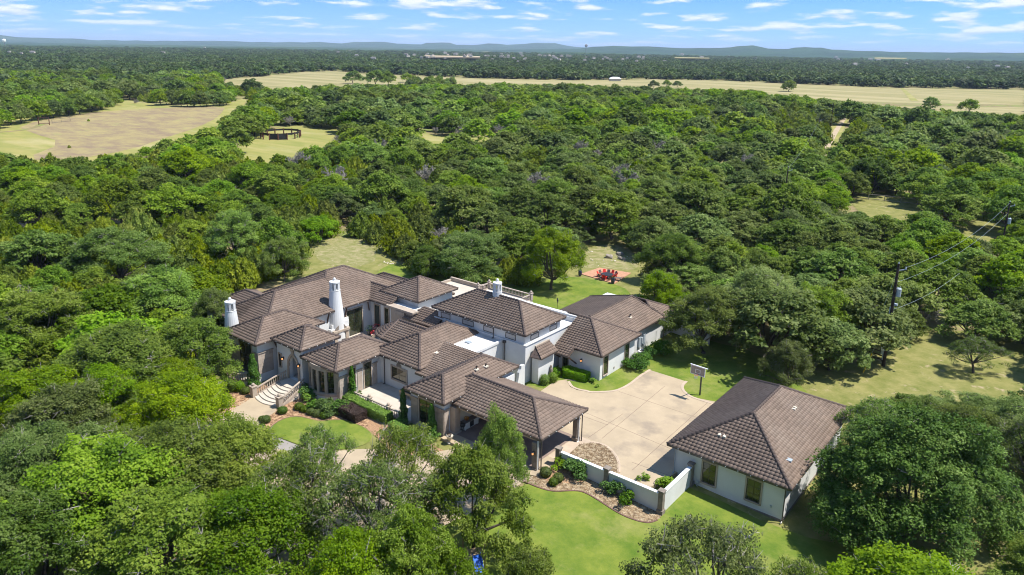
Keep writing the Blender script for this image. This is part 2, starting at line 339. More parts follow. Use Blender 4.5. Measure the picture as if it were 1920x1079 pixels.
sheet('hay_field',FIELD,M['hay'],.02,follow=False)
sheet('field_lane',W((1686,163),(1692,163.5),(1722,190),(1708,190)),M['dry'],.12,follow=False)
sheet('field_grass',W((1480,188),(1700,194),(1920,197),(2100,198),(2100,203),(1920,201.5),(1700,199),(1490,192)),M['litter'],.1,follow=False)
sheet('track_verge',smooth(W((1582,205),(1598,212),(1578,250),(1560,290),(1545,320),(1530,352),(1500,398),(1440,408),(1470,372),(1498,345),(1512,318),(1520,290),(1532,262),(1562,232)),1),M['dry'],.02,follow=False)
sheet('dirt_track',smooth(W((1584,215),(1590,218),(1570,250),(1553,285),(1540,315),(1520,345),(1492,378),(1478,378),(1508,340),(1530,312),(1543,282),(1556,255)),1),M['dirt'],.05,follow=False)
sheet('meadow',smooth(W((1585,352),(1640,360),(1760,372),(1750,395),(1700,415),(1640,412),(1600,392)),1),M['lawn2'],.02,follow=False)
sheet('meadow',smooth(W((1770,400),(1850,395),(1905,420),(1900,462),(1850,462),(1790,455)),1),M['lawn2'],.02,follow=False)
# house grounds
sheet('dry_lawn',smooth(W((540,560),(560,495),(592,455),(640,440),(700,446),(716,474),(760,486),(850,500),(960,505),(1080,500),(1095,455),(1150,450),(1210,470),(1215,560),(1330,620),(1500,690),(1600,700),(1650,640),(1760,615),(1960,640),(2100,760),(2150,1000),(2060,1250),(1500,1300),(900,1250),(500,1180),(330,900),(330,720),(420,600)),1),M['lawn2'],.0)
sheet('lawn',smooth(W((690,540),(720,495),(770,498),(900,512),(1010,520),(1060,520),(1090,520),(1168,536),(1190,560),(1250,612),(1330,640),(1420,660),(1500,720),(1560,790),(1500,860),(1300,880),(1150,760),(900,700),(700,600)),1),M['lawn'],.012)
sheet('lawn',smooth(W((560,795),(660,1000),(790,985),(985,905),(1040,900),(1200,940),(1240,900),(1300,905),(1480,985),(1640,1010),(1800,1160),(1500,1300),(900,1250),(620,1150)),1),M['lawn'],.012)
sheet('lawn',smooth(W((340,700),(408,735),(428,760),(380,790),(330,800)),1),M['lawn'],.012)
# planting beds
sheet('mulch_bed',smooth(W((380,700),(430,722),(478,722),(540,700),(640,730),(690,745),(760,800),(860,850),(840,862),(740,850),(690,800),(673,791),(647,781.5),(622,781.8),(600,785),(580,780),(560,774.8),(538.5,776.8),(516.8,786.8),(497.6,806),(484,803),(482,790),(500,776.8),(522,766),(520,750),(478,735),(434,763),(400,777),(376,782),(400,752),(370,730)),1),M['mulch'],.02)
BED=W((975,893),(1004,884),(1046,868),(1240,952),(1241,959),(1233,967),(1214.7,972),(1186.2,966.5),(1155.6,953.7),(1121,933.3),(1096.5,921),(1076.1,918),(1037.4,920),(1006.8,912.9),(982.3,901.7))
sheet('gravel_bed',BED,M['gravel'],.03)
sheet('mulch_bed',smooth(W((1003,886),(1046,868),(1100,893),(1090,905),(1040,905),(1008,898)),1),M['mulch'],.042)
def ribbon(name,pts,w_,m,off,h=.0,z=None,parent=None):
    """a strip of constant width along points"""
    L_=[];Rr=[]
    for i,p in enumerate(pts):
        a=pts[max(i-1,0)];b=pts[min(i+1,len(pts)-1)]; d=Vector((b[0]-a[0],b[1]-a[1])).normalized(); n=Vector((-d.y,d.x))*w_/2
        L_.append((p[0]+n.x,p[1]+n.y));Rr.append((p[0]-n.x,p[1]-n.y))
    mb=MB()
    for i in range(len(pts)-1):
        q=[L_[i],L_[i+1],Rr[i+1],Rr[i]]; zs=[(gz(*a) if z is None else z)+off for a in q]
        mb.prism(q,[k-.25 for k in zs],[k+h for k in zs])
    return mb.obj(name,m,parent,kind='structure')
def catmull(pts,n=4):
    out=[]; P=[Vector(p) for p in pts]
    for i in range(len(P)-1):
        a,b,c,d=P[max(i-1,0)],P[i],P[i+1],P[min(i+2,len(P)-1)]
        for k in range(n):
            t=k/n; out.append(tuple(.5*((2*b)+(c-a)*t+(2*a-5*b+4*c-d)*t*t+(3*b-a-3*c+d)*t**3)))
    out.append(tuple(P[-1])); return out
ribbon('bed_edging',catmull(BED[5:],3)+[BED[0]],.14,M['edging'],.0,.06)
ribbon('bed_edging',catmull(W((673.6,793),(647,783.2),(622,784),(600,787),(580,782),(560,776.8),(538.5,778.8),(516.8,788.8),(497.6,807)),4),.12,M['edging'],.0,.05)
# front walk and circular drive
sheet('front_walk',smooth(W((478,737),(500,748),(524,763),(505,775),(486,788),(484,806),(470,830),(380,820),(330,800),(380,782),(417,773),(433,763),(452,749)),1),M['concrete'],.032)
sheet('circle_drive',smooth(W((330,815),(400,800),(484,803),(523,817),(570,836),(620,842),(690,836),(740,842),(790,852),(830,840),(872,836),(930,846),(1003,880),(1003,893),(985,900),(960,918),(900,950),(850,975),(789,997),(700,1014),(640,1028),(560,1060),(470,1100),(380,1120),(330,1000),(380,900),(330,850)),1),M['concrete'],.045)
sheet('circle_drive',smooth(W((484,803),(523,817),(570,835),(560,846),(500,832),(472,815)),1),M['concgrey'],.055)
sheet('lawn',smooth(W((497.6,807),(516.8,788.8),(538.5,778.8),(560,776.8),(580,782),(600,787),(622,783.8),(647,783),(672,792),(700,810),(690,828),(650,838),(606,839),(560,830),(523,816)),1),M['lawn'],.07)
# court: a real slab at z=0, standing proud of the falling lawn
CZ=.05
COURT=[tuple(at(a,b)[:2]) for a,b in ((1100,735),(1109,737),(1134,736.5),(1150,735),(1164,731),(1181.5,721.6),(1202.3,705.3),(1219,695),(1287.5,716.5),(1280.5,722),(1279,729),(1284,737),(1300,746))]
COURT=[(-47.2,58.9),(-48.1,69.4),(-46.8,71.6),(-46.1,71.1),tuple(at(1062.3,713)[:2]),tuple(at(1069,726.4)[:2]),tuple(at(1082,732.4)[:2])]+COURT+[(-30.6,77.2),(-28.0,77.2),(-27.0,77.0),(-27.0,60.9),(-27.6,58.4),(-28.2,54.9),(-37.0,54.7),(-37.2,51.2),(-39.2,50.4),(-49.3,50.4),(-49.3,58.9)]
def slab(name,poly,z0,z1,m):
    from mathutils.geometry import tessellate_polygon
    n=len(poly); ar=sum(poly[i][0]*poly[(i+1)%n][1]-poly[(i+1)%n][0]*poly[i][1] for i in range(n)); poly=poly[::-1] if ar<0 else poly
    tr=tessellate_polygon([[Vector((p[0],p[1],0)) for p in poly]]); mb=MB(); fs=[]
    for t in tr:
        a,b,c=[Vector(poly[i]) for i in t]; fs.append(tuple(t) if (b-a).cross(c-a)>0 else tuple(t)[::-1])
    mb.add([(p[0],p[1],z1) for p in poly],fs); mb.add([(p[0],p[1],z0) for p in poly]+[(p[0],p[1],z1) for p in poly],[(i,(i+1)%n,n+(i+1)%n,n+i) for i in range(n)])
    return mb.obj(name,m,kind='structure')
slab('driveway_court',COURT,-1.3,CZ,M['concrete'])
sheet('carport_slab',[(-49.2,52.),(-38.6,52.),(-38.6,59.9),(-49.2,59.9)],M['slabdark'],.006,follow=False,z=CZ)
sheet('court_border',[(-37.,54.8),(-38.5,54.8),(-38.5,60.2),(-36.9,60.2)],M['concretebk'],.005,follow=False,z=CZ)
def joint(a,b,wd=.05): 
    a=at(*a);b=at(*b); ribbon('court_joint',[(a[0],a[1]),(b[0],b[1])],wd,M['joint'],.004,0,z=CZ)
def jw(a,b,wd=.05): ribbon('court_joint',[a,b],wd,M['joint'],.004,0,z=CZ)
joint((1160,735),(1352,799)); joint((1098.6,775),(1258,843)); joint((1246,725.5),(1129,823)); joint((1326.5,756),(1185,883)); 
jw((-47.,64.),(-37.2,64.2)); jw((-37.4,60.5),(-37.3,67.5))
joint((1185,868),(1258,894))
# rounded kerb line of the court
ribbon('court_border',catmull([tuple(at(a,b)[:2]) for a,b in ((1066,716),(1072.5,725.5),(1085,731),(1100,734),(1109,736),(1134,735.5),(1150,734),(1164,730),(1181.5,720.6),(1202.3,704.5),(1219,694.3))],3),.34,M['concretebk'],.008,.02,z=CZ)
ribbon('court_border',catmull([tuple(at(a,b)[:2]) for a,b in ((1287,716),(1281,722),(1279.5,729),(1285,737),(1300,746.5),(1345,760.5))],3),.34,M['concretebk'],.008,.02,z=CZ)
# half round gravel bed by the carport
gb=[tuple(at(a,b)[:2]) for a,b in ((1087,834.5),(1100,831.5),(1114.8,831.4),(1130,835),(1141.3,841.5),(1150,850),(1157.7,862),(1160.5,873),(1160,887))]
gb=catmull(gb,3); ribbon('court_border',gb,.3,M['concretebk'],.008,.05,z=CZ)
sheet('gravel_bed',gb+[(-31.0,54.85),(-36.9,54.85)],M['gravel'],.03,follow=False,z=CZ)
# ================================================================== TILED ROOFS
def tile_face(bmout,poly,uhat,tint_layer,ph=0.,WV=.40,CR=.37):
    """corrugated, stepped tile courses over one flat polygon; u along the eave, v up the slope"""
    P=[Vector(p) for p in poly]; u=Vector(uhat).normalized(); n=None
    for i in range(1,len(P)-1):
        n=(P[i]-P[0]).cross(P[i+1]-P[0])
        if n.length>1e-4: break
    n.normalize(); n=-n if n.z<0 else n
    v=n.cross(u).normalized()
    if v.z<0: v=-v; 
    U=[p.dot(u) for p in P]; V=[p.dot(v) for p in P]; o=P[0]; w0=o.dot(n)
    def pt(a,b,c): return u*a+v*b+n*(w0+c)
    bm=bmesh.new(); tl=bm.faces.layers.float.new('tint')
    vmin,vmax=min(V),max(V); nr=int(math.ceil((vmax-vmin)/CR)); K=5
    m=len(P)
    for r in range(nr):
        a0=vmin+r*CR-(0.06 if r==0 else 0); a1=vmin+(r+1)*CR+.02
        # u extent of the polygon between a0 and a1
        us=[]
        for i in range(m):
            j=(i+1)%m
            for vv in (a0,a1):
                if (V[i]-vv)*(V[j]-vv)<0: t=(vv-V[i])/(V[j]-V[i]); us.append(U[i]+t*(U[j]-U[i]))
            if a0-1e-6<=V[i]<=a1+1e-6: us.append(U[i])
        if not us: continue
        c0=int(math.floor((min(us)-ph)/WV)); c1=int(math.ceil((max(us)-ph)/WV))
        prev=None
        for c in range(c0,c1):
            tv=random.random()
            for k in range(K+(1 if c==c1-1 else 0)):
                t=k/K; uu_=ph+(c+t)*WV; h=.075*(abs(math.sin(math.pi*t))**.62)
                q=(bm.verts.new(pt(uu_,a0,h-.035)),bm.verts.new(pt(uu_,a0,h+.055)),bm.verts.new(pt(uu_,a1,h+.006)))
                if prev:
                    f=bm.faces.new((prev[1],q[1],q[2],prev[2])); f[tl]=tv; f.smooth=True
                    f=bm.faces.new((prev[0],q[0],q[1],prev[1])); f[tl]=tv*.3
                prev=q
    # clip to the polygon
    cen=sum(P,Vector())/m
    for i in range(m):
        a,b=P[i],P[(i+1)%m]; e=(b-a)
        if e.length<1e-4 or abs(e.normalized().dot(u))>.999 and abs(a.dot(v)-vmin)<1e-3: continue
        no=e.cross(n).normalized()
        if (cen-a).dot(no)>0: no=-no
        bmesh.ops.bisect_plane(bm,geom=bm.verts[:]+bm.edges[:]+bm.faces[:],plane_co=a,plane_no=no,clear_outer=True)
    me=bpy.data.meshes.new('t'); bm.to_mesh(me); bm.free(); bmout.from_mesh(me); bpy.data.meshes.remove(me)
def caps(mb,a,b,r=.155,seg=.42):
    a=Vector(a);b=Vector(b); L_=(b-a).length; n=max(1,int(L_/seg)); d=(b-a)/n; dn=d.normalized(); s=dn.cross(Vector((0,0,1))).normalized(); up=s.cross(dn)
    for i in range(n):
        p0=a+d*i-dn*.03; p1=a+d*(i+1)+dn*.03; vs=[]
        for p,rr_ in ((p0,r*1.18),(p1,r*.92)):
            for k in range(7):
                t=math.pi*k/6; vs.append(p+s*math.cos(t)*rr_+up*(math.sin(t)*rr_*1.05+.03))
        mb.add(vs,[(k,k+1,8+k,7+k) for k in range(6)]+[tuple(range(6,-1,-1))])
def roof(parent,name,faces,ridges,eaves,z,lights=True,label=None):
    """one roof: faces [(poly,u)], ridge and hip lines, gutter runs"""
    bm=bmesh.new(); bm.faces.layers.float.new('tint')
    base=MB()
    for poly,u in faces:
        tile_face(bm,poly,u,None)
        P=[Vector(p) for p in poly]; n=(P[1]-P[0]).cross(P[2]-P[0]).normalized(); n=-n if n.z<0 else n
        k=len(P); base.add([p-n*.05 for p in P]+[p-n*.16 for p in P],[tuple(range(k)),tuple(range(2*k-1,k-1,-1))]+[(i,k+i,k+(i+1)%k,(i+1)%k) for i in range(k)])
    r=base.obj(name,M['ridge'],parent)
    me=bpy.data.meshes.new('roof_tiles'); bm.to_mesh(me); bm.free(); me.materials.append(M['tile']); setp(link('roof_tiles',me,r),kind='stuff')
    if ridges:
        cb=MB(); [caps(cb,a,b) for a,b in ridges]; cb.obj('ridge_tiles',M['ridge'],r,smooth=True,kind='stuff')
    if eaves:
        gm=MB(); lm=MB()
        for a,b in eaves:
            a=Vector(a);b=Vector(b); gm.bar(a-Vector((0,0,.07)),b-Vector((0,0,.07)),.15,.17)
            n=int((b-a).length/1.15); d=(b-a).normalized(); o=Vector((d.y,-d.x,0))
            for i in range(1,n): p=a+(b-a)*i/n+Vector((0,0,-.03)); lm.cbox(p+o*.1,(.07,.07,.07)); lm.cbox(p-o*.1,(.07,.07,.07))
        gm.obj('gutter',M['gutter'],r)
        if lights and lm.v: lm.obj('eave_lights',M['white'],r,kind='stuff')
    return r
def hip(parent,x0,x1,y0,y1,z,s,name='roof',drop='',lights=True,soffit=True,gut='SENW'):
    """a hipped roof over a rectangle; drop leaves out faces that another roof covers"""
    X=x1-x0;Y=y1-y0;wd=min(X,Y)/2; zt=z+s*wd
    A=(x0,y0,z);B=(x1,y0,z);D=(x1,y1,z);E_=(x0,y1,z)
    if X<Y: a=((x0+x1)/2,y0+wd,zt); b=((x0+x1)/2,y1-wd,zt); fc={'S':[A,B,a],'E':[B,D,b,a],'N':[D,E_,b],'W':[E_,A,a,b]}; rd=[(a,b),(A,a),(B,a),(D,b),(E_,b)]
    else: a=(x0+wd,(y0+y1)/2,zt); b=(x1-wd,(y0+y1)/2,zt); fc={'S':[A,B,b,a],'E':[B,D,b],'N':[D,E_,a,b],'W':[E_,A,a]}; rd=[(a,b),(A,a),(B,b),(D,b),(E_,a)]
    if abs(X-Y)<.01: rd=rd[1:]; fc={k:[p for i,p in enumerate(v) if i==0 or p!=v[i-1]] for k,v in fc.items()}
    us={'S':(1,0,0),'N':(1,0,0),'E':(0,1,0),'W':(0,1,0)}
    ev={'S':(A,B),'E':(B,D),'N':(D,E_),'W':(E_,A)}
    return roof(parent,name,[(fc[k],us[k]) for k in fc if k not in drop],rd,[ev[k] for k in gut if k not in drop],z,lights)
def wallbox(parent,x0,x1,y0,y1,z0,z1,m='stucco',name='wall'):
    return MB().box((x0,y0,z0),(x1,y1,z1)).obj(name,M[m],parent)
# openings: face 'S' looks to -Y, 'E' to +X, 'W' to -X, 'N' to +Y
def fr(face,c,a,b,d):
    """map wall coordinates (a along, b up, d out of the wall) to the world"""
    if face=='S': return (a,c-d,b)
    if face=='E': return (c+d,a,b)
    if face=='W': return (c-d,a,b)
    return (a,c+d,b)
def fbox(mb,face,c,a0,a1,b0,b1,d0,d1):
    p=fr(face,c,a0,b0,d0);q=fr(face,c,a1,b1,d1)
    return mb.box([min(p[i],q[i]) for i in range(3)],[max(p[i],q[i]) for i in range(3)])
def window(parent,face,c,a0,a1,b0,b1,nc=1,nr=1,sur=.16,name='window',glass='glass',frame='dark',sill=True,surm='trimstone',rows=None):
    mb=MB(); mb.use(M[frame]); t=.06
    fbox(mb,face,c,a0,a0+t,b0,b1,-.05,.06);fbox(mb,face,c,a1-t,a1,b0,b1,-.05,.06);fbox(mb,face,c,a0+t,a1-t,b0,b0+t,-.05,.06);fbox(mb,face,c,a0+t,a1-t,b1-t,b1,-.05,.06)
    cw=(a1-a0-2*t)/nc; 
    hs=rows or [1/nr]*nr; hb=[b0+t]; 
    for h in hs: hb.append(hb[-1]+h*(b1-b0-2*t))
    for i in range(1,nc): x=a0+t+i*cw; fbox(mb,face,c,x-.022,x+.022,b0+t,b1-t,-.04,.045)
    for j in range(1,len(hs)): fbox(mb,face,c,a0+t,a1-t,hb[j]-.022,hb[j]+.022,-.04,.041)
    o=mb.obj(name,None,parent)
    for i in range(nc):
        for j in range(len(hs)):
            p=MB(); fbox(p,face,c,a0+t+i*cw+.022,a0+t+(i+1)*cw-.022,hb[j]+.022,hb[j+1]-.022,.004,.024+.002*((i+j)%2)); p.obj('pane',M[glass],o)
    if sur:
        s=MB(); fbox(s,face,c,a0-sur,a0,b0-sur,b1+sur,-.02,.09);fbox(s,face,c,a1,a1+sur,b0-sur,b1+sur,-.02,.09);fbox(s,face,c,a0,a1,b1,b1+sur,-.02,.09)
        fbox(s,face,c,a0-(.06 if sill else 0),a1+(.06 if sill else 0),b0-sur,b0,-.02,.16 if sill else .093) if name!='door' else None
        s.obj('surround',M[surm],o)
    return o
def stones(parent,face,c,a0,a1,b0,b1,bw=.85,bh=.42,d=.07,m='stone',name='stone_cladding'):
    """ashlar cladding: every block a part"""
    back=MB(); fbox(back,face,c,a0,a1,b0,b1,-.02,d-.025); o=back.obj(name,M['trimstone'],parent)
    nr=max(1,round((b1-b0)/bh)); h=(b1-b0)/nr; cache={}
    for r in range(nr):
        n=max(1,round((a1-a0)/bw)); wd=(a1-a0)/n; off=(wd/2 if r%2 and n>1 else 0)
        xs=[a0]+[a0+off+k*wd for k in range(1 if not off else 0,n+(1 if off else 0)) if a0+off+k*wd<a1-.05 and a0+off+k*wd>a0+.05]+[a1]
        for i in range(len(xs)-1):
            p=MB(); fbox(p,face,c,xs[i]+.008,xs[i+1]-.008,b0+r*h+.008,b0+(r+1)*h-.008,d-.02,d+.004*random.random()+.001); p.obj('stone_block',M[m],o)
    cp=MB(); fbox(cp,face,c,a0-.06,a1+.06,b1,b1+.13,-.02,d+.09); cp.obj('coping',M['trimstone'],o)
    return o
def downspout(parent,x,y,z0,z1,m='gutter',hop=False,r=.055):
    mb=MB(); mb.tube([(x,y,z0),(x,y,z1)],r,8)
    mb.tube([(x,y,z0+.12),(x-.02,y-.25,z0+.03)],r*.95,8)
    if hop: mb.cbox((x,y,z1+.1),(.34,.34,.3))
    return mb.obj('downspout',M[m],parent)
# ---------------- detached garage
G=empty('garage_building',(0,0,0),label='detached white stucco garage with brown hipped tile roof on its own beyond the court',cat='garage')
wallbox(G,-27.5,-16.85,60.6,78.8,-1.2,2.96)
MB().box((-27.56,60.54,-1.3),(-16.79,78.86,-.62)).obj('foundation',M['stonedk'],G)
MB().box((-27.9,60.2,2.8),(-16.4,79.2,2.9)).obj('soffit',M['trimstone'],G)
rg=hip(G,-28.1,-16.2,60,79.4,3.0,.5)
for c0 in (-23.9,-19.6): window(G,'S',60.6,c0-.66,c0+.66,.12,2.28,2,3,sur=.15,glass='glass')
for yv in (63.2,68.4,73.6):   # garage doors on the court side
    d=MB(); d.box((-27.53,yv,.02),(-27.46,yv+4.2,2.4)); g=d.obj('garage_door',M['wood'],G)
    for k in range(4): MB().box((-27.57,yv+.08,.06+k*.59),(-27.53,yv+4.12,.06+k*.59+.55)).obj('panel',M['dark'],g)
downspout(G,-27.4,60.45,0,2.85,'galv'); downspout(G,-16.75,60.4,-.75,2.85)
v=MB(); v.use(M['creamstone'])
for x,y in ((-24.,62.6),(-23.5,62.6)): v.cbox((x,y,3+.5*(y-60)+.1),(.3,.42,.12))
v.obj('roof_vent',None,G)
v=MB(); v.use(M['creamstone'])
for x,y in ((-20.,71.3),(-20.,71.75)): v.cbox((x,y,3+.5*(-16.2-x)+.1),(.45,.25,.12))
v.obj('roof_vent',None,G)
v=MB(); v.cbox((-17.6,63.4,3.8),(.5,.5,.14)); v.obj('roof_vent',M['galv'],G)
v=MB(); v.tube([(-24.9,60.5,-.6),(-24.9,60.3,-.35),(-24.9,60.3,-.1)],.05,8); v.cbox((-24.9,60.32,.0),(.22,.14,.2)); v.obj('spigot',M['galv'],G)
v=MB(); v.cbox((-17.9,60.56,.3),(.14,.08,.2)); v.obj('outlet_box',M['galv'],G)
def wall_lantern(parent,face,c,a,b,s=1.):
    mb=MB(); p=fr(face,c,a,b,.18*s); q=fr(face,c,a,b,0); mb.use(M['dark']); mb.bar(q,p,.05*s); x,y,z=p
    mb.lathe([(.02,.28),(.05,.24),(.13,.16),(.15,.1),(.12,.08)],(x,y,z),8); mb.lathe([(.09,-.2),(.11,-.16),(.04,-.28)],(x,y,z),8)
    for k in range(4): t=k*math.pi/2+.78; mb.bar((x+.11*math.cos(t),y+.11*math.sin(t),z-.18),(x+.12*math.cos(t),y+.12*math.sin(t),z+.1),.02)
    mb.cbox(fr(face,c,a,b,.02),(.12,.12,.34)); o=mb.obj('wall_lantern',None,parent)
    MB().lathe([(.07,-.15),(.085,-.05),(.07,.06)],(x,y,z),8).obj('lamp_glass',M['amber'],o); return o
wall_lantern(G,'W',-27.5,61.3,2.1)
# ---------------- the house
HS=empty('mansion',(0,0,0),label='large white stucco house with many brown hipped tile roofs and a front carport',cat='house')
# room at the left of the entry
wallbox(HS,-81.9,-76.0,46.1,55.2,-.6,4.86); MB().box((-82.2,45.8,4.68),(-75.7,55.4,4.78)).obj('soffit',M['trimstone'],HS)
hip(HS,-82.5,-75.35,45.5,55.7,4.9,.5,drop='N')
# long wings round the courtyard
wallbox(HS,-90.6,-78.4,48.8,62.3,-.2,4.95); wallbox(HS,-90.7,-78.3,57.0,72.5,-.2,4.97)
M1E=[(-77.7,48.2,5),(-77.7,62,5),(-83.4,62,7.85),(-83.4,53.9,7.85)]
roof(HS,'roof',[([(-89.1,48.2,5),(-77.7,48.2,5),(-83.4,53.9,7.85)],(1,0,0)),(M1E,(0,1,0)),([(-89.1,64,5),(-89.1,48.2,5),(-83.4,53.9,7.85),(-83.4,64,7.85)],(0,1,0))],
  [((-83.4,53.9,7.85),(-83.4,62.3,7.85)),((-77.7,48.2,5),(-83.4,53.9,7.85)),((-89.1,48.2,5),(-83.4,53.9,7.85))],[((-77.7,55.9,5),(-77.7,62,5))],5)
roof(HS,'roof',[([(-91.3,56.4,5),(-77.7,56.4,5),(-84.5,63.2,8.4)],(1,0,0)),([(-77.7,62,5),(-77.7,73.1,5),(-84.5,66.3,8.4),(-84.5,63.2,8.4),(-83.32,62.02,7.81)],(0,1,0)),([(-77.7,73.1,5),(-91.3,73.1,5),(-84.5,66.3,8.4)],(1,0,0)),([(-91.3,73.1,5),(-91.3,56.4,5),(-84.5,63.2,8.4),(-84.5,66.3,8.4)],(0,1,0))],
  [((-84.5,63.2,8.4),(-84.5,66.3,8.4)),((-91.3,56.4,5),(-84.5,63.2,8.4)),((-83.5,62.2,7.9),(-84.5,63.2,8.4)),((-77.7,73.1,5),(-84.5,66.3,8.4)),((-91.3,73.1,5),(-84.5,66.3,8.4))],[((-77.7,62,5),(-77.7,64.3,5)),((-91.3,56.4,5),(-91.3,73.1,5))],5)
roof(HS,'roof',[([(-92.9,48.2,5),(-84,48.2,5),(-84,52.6,7.2),(-88.5,52.6,7.2)],(1,0,0)),([(-92.9,57,5),(-84,57,5),(-84,52.6,7.2),(-88.5,52.6,7.2)],(1,0,0)),([(-92.9,57,5),(-92.9,48.2,5),(-88.5,52.6,7.2)],(0,1,0))],
  [((-88.5,52.6,7.2),(-84.9,52.6,7.2)),((-92.9,48.2,5),(-88.5,52.6,7.2)),((-92.9,57,5),(-88.5,52.6,7.2))],[((-92.9,48.2,5),(-84,48.2,5)),((-92.9,57,5),(-92.9,48.2,5))],5)
wallbox(HS,-92.3,-84,48.8,56.4,-.2,4.93)
# courtyard north side: lower roofs before the pale tower
hip(HS,-85.5,-70.5,70.6,75.2,4.9,.5,gut='N'); wallbox(HS,-85,-71,71.1,74.7,-.2,4.84)
roof(HS,'roof',[([(-80.5,65.3,5),(-73.6,65.3,5),(-73.6,67.9,6.3),(-83.1,67.9,6.3)],(1,0,0))],[((-82.4,67.95,6.33),(-76.6,67.95,6.33))],[((-77.7,65.3,5),(-73.6,65.3,5))],5)
wallbox(HS,-80,-73.5,66.1,71.1,-.2,4.96)
# square pale tower behind the courtyard
hip(HS,-77.3,-69.6,67.0,75.0,6.0,.5); wallbox(HS,-76.7,-70.2,67.6,74.4,-.2,5.96)
# tall white hall with the clerestory roof
wallbox(HS,-65.9,-50.6,66.55,77.9,-.2,4.9); MB().box((-66.0,66.43,4.9),(-50.48,78.0,5.0)).obj('ledge',M['stucco'],HS)
wallbox(HS,-65.5,-50.9,66.75,74.2,5.0,6.42); wallbox(HS,-65.9,-50.2,76.9,77.6,-.2,5.6)
MB().box((-66.2,77.05,5.6),(-50.05,77.65,5.86)).obj('parapet',M['stucco'],HS)
hip(HS,-66.1,-50.4,66.15,74.75,6.42,.53); MB().box((-65.8,66.4,6.28),(-50.7,74.5,6.38)).obj('soffit',M['trimstone'],HS)
for a0,a1 in ((-65.0,-63.3),(-61.1,-59.2),(-57.5,-55.8),(-53.9,-52.3)): window(HS,'S',66.75,a0,a1,5.12,5.85,1,1,sur=0,glass='screen')
for a0,a1 in ((67.9,69.6),(71.9,73.5)): window(HS,'E',-50.9,a0,a1,5.14,5.82,1,1,sur=0,glass='screen')
# low flat roof in front of the hall
wallbox(HS,-59.7,-54.1,61.1,66.5,-.2,4.6)
MB().box((-59.55,61.2,4.6),(-54.25,66.5,4.66)).obj('flat_roof',M['flatroof'],HS)
pr_=MB(); pr_.box((-59.8,61.,4.6),(-54.,61.2,4.95)); pr_.box((-54.25,61.2,4.6),(-54.0,66.4,4.9)); pr_.obj('parapet',M['stucco'],HS)
v=MB(); v.cbox((-57.0,63.3,4.72),(.75,.55,.16)); v.obj('roof_vent',M['galv'],HS)
downspout(HS,-53.8,66.4,1.8,4.6,hop=True); downspout(HS,-55.6,66.4,4.7,6.2)
# roofs between bay, hall and carport
hip(HS,-65.3,-56.9,54.8,68.0,4.0,.5,drop='N',gut='SE'); wallbox(HS,-64.7,-57.5,55.4,65.7,-.2,3.96)
roof(HS,'roof',[([(-57.2,54.4,3.7),(-51.5,54.4,3.7),(-51.5,61.,4.98),(-59.6,61.,4.98)],(1,0,0))],[],[((-57.2,54.4,3.7),(-54.6,54.4,3.7))],3.7); wallbox(HS,-57.5,-51.5,55.0,60,-.2,3.6)
hip(HS,-54.8,-48.85,50.4,63.0,4.0,.5); wallbox(HS,-54.3,-49.4,51.0,62.5,-.6,3.96)
hip(HS,-70.2,-63.7,48.15,57.6,4.0,.5); wallbox(HS,-69.6,-64.3,49.1,57.0,-.6,3.96)
# vents on those roofs
def vent(x,y,z,a=.45,m='creamstone',tall=0):
    mb=MB(); mb.use(M[m]); mb.cbox((x,y,z+.06),(a,a,.12))
    if tall: mb.use(M['dark']); mb.tube([(x,y,z),(x,y,z+tall)],.08,8); mb.tube([(x,y,z+tall),(x+.18,y,z+tall+.02)],.08,8)
    mb.obj('roof_vent',None,HS)
vent(-57.9,58.6,4.55,.5); vent(-50.6,57.5,4.95,.5,tall=.45); vent(-50.4,58.9,4.9,.5,tall=.35)
# carport
CP=hip(HS,-54,-37.5,52.1,60.3,3.4,.38)
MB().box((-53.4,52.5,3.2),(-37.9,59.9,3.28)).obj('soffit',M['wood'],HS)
be=MB(); be.box((-49.3,52.25,2.95),(-37.75,52.6,3.2)); be.box((-49.3,59.75,2.95),(-37.75,60.1,3.2)); be.box((-38.15,52.6,2.95),(-37.75,59.75,3.2)); be.obj('beam',M['trimstone'],HS)
for (x,y,z0) in ((-38.15,52.15,-.25),(-38.15,59.25,0),(-49.1,59.3,0)):
    c=MB(); c.use(M['stonedk']); c.box((x-.26,y-.26,z0+.45),(x+.26,y+.26,2.96)); c.box((x-.34,y-.34,z0-.3),(x+.34,y+.34,z0+.45)); c.box((x-.3,y-.3,2.5),(x+.3,y+.3,2.6)); c.obj('pillar',None,HS)
for (x,y,z0) in ((-37.78,52.0,-.2),(-37.78,59.2,0)):
    downspout(HS,x,y,z0,3.2,'white'); 
MB().tube([(-37.6,52.35,-.2),(-37.6,52.35,3.2)],.06,8).obj('downspout',M['gutter'],HS); MB().tube([(-37.6,59.5,0),(-37.6,59.5,3.2)],.06,8).obj('downspout',M['gutter'],HS)
wall_lantern(HS,'S',51.85,-38.15,1.9)
wallbox(HS,-49.42,-48.95,52.6,62.4,-.2,3.25)
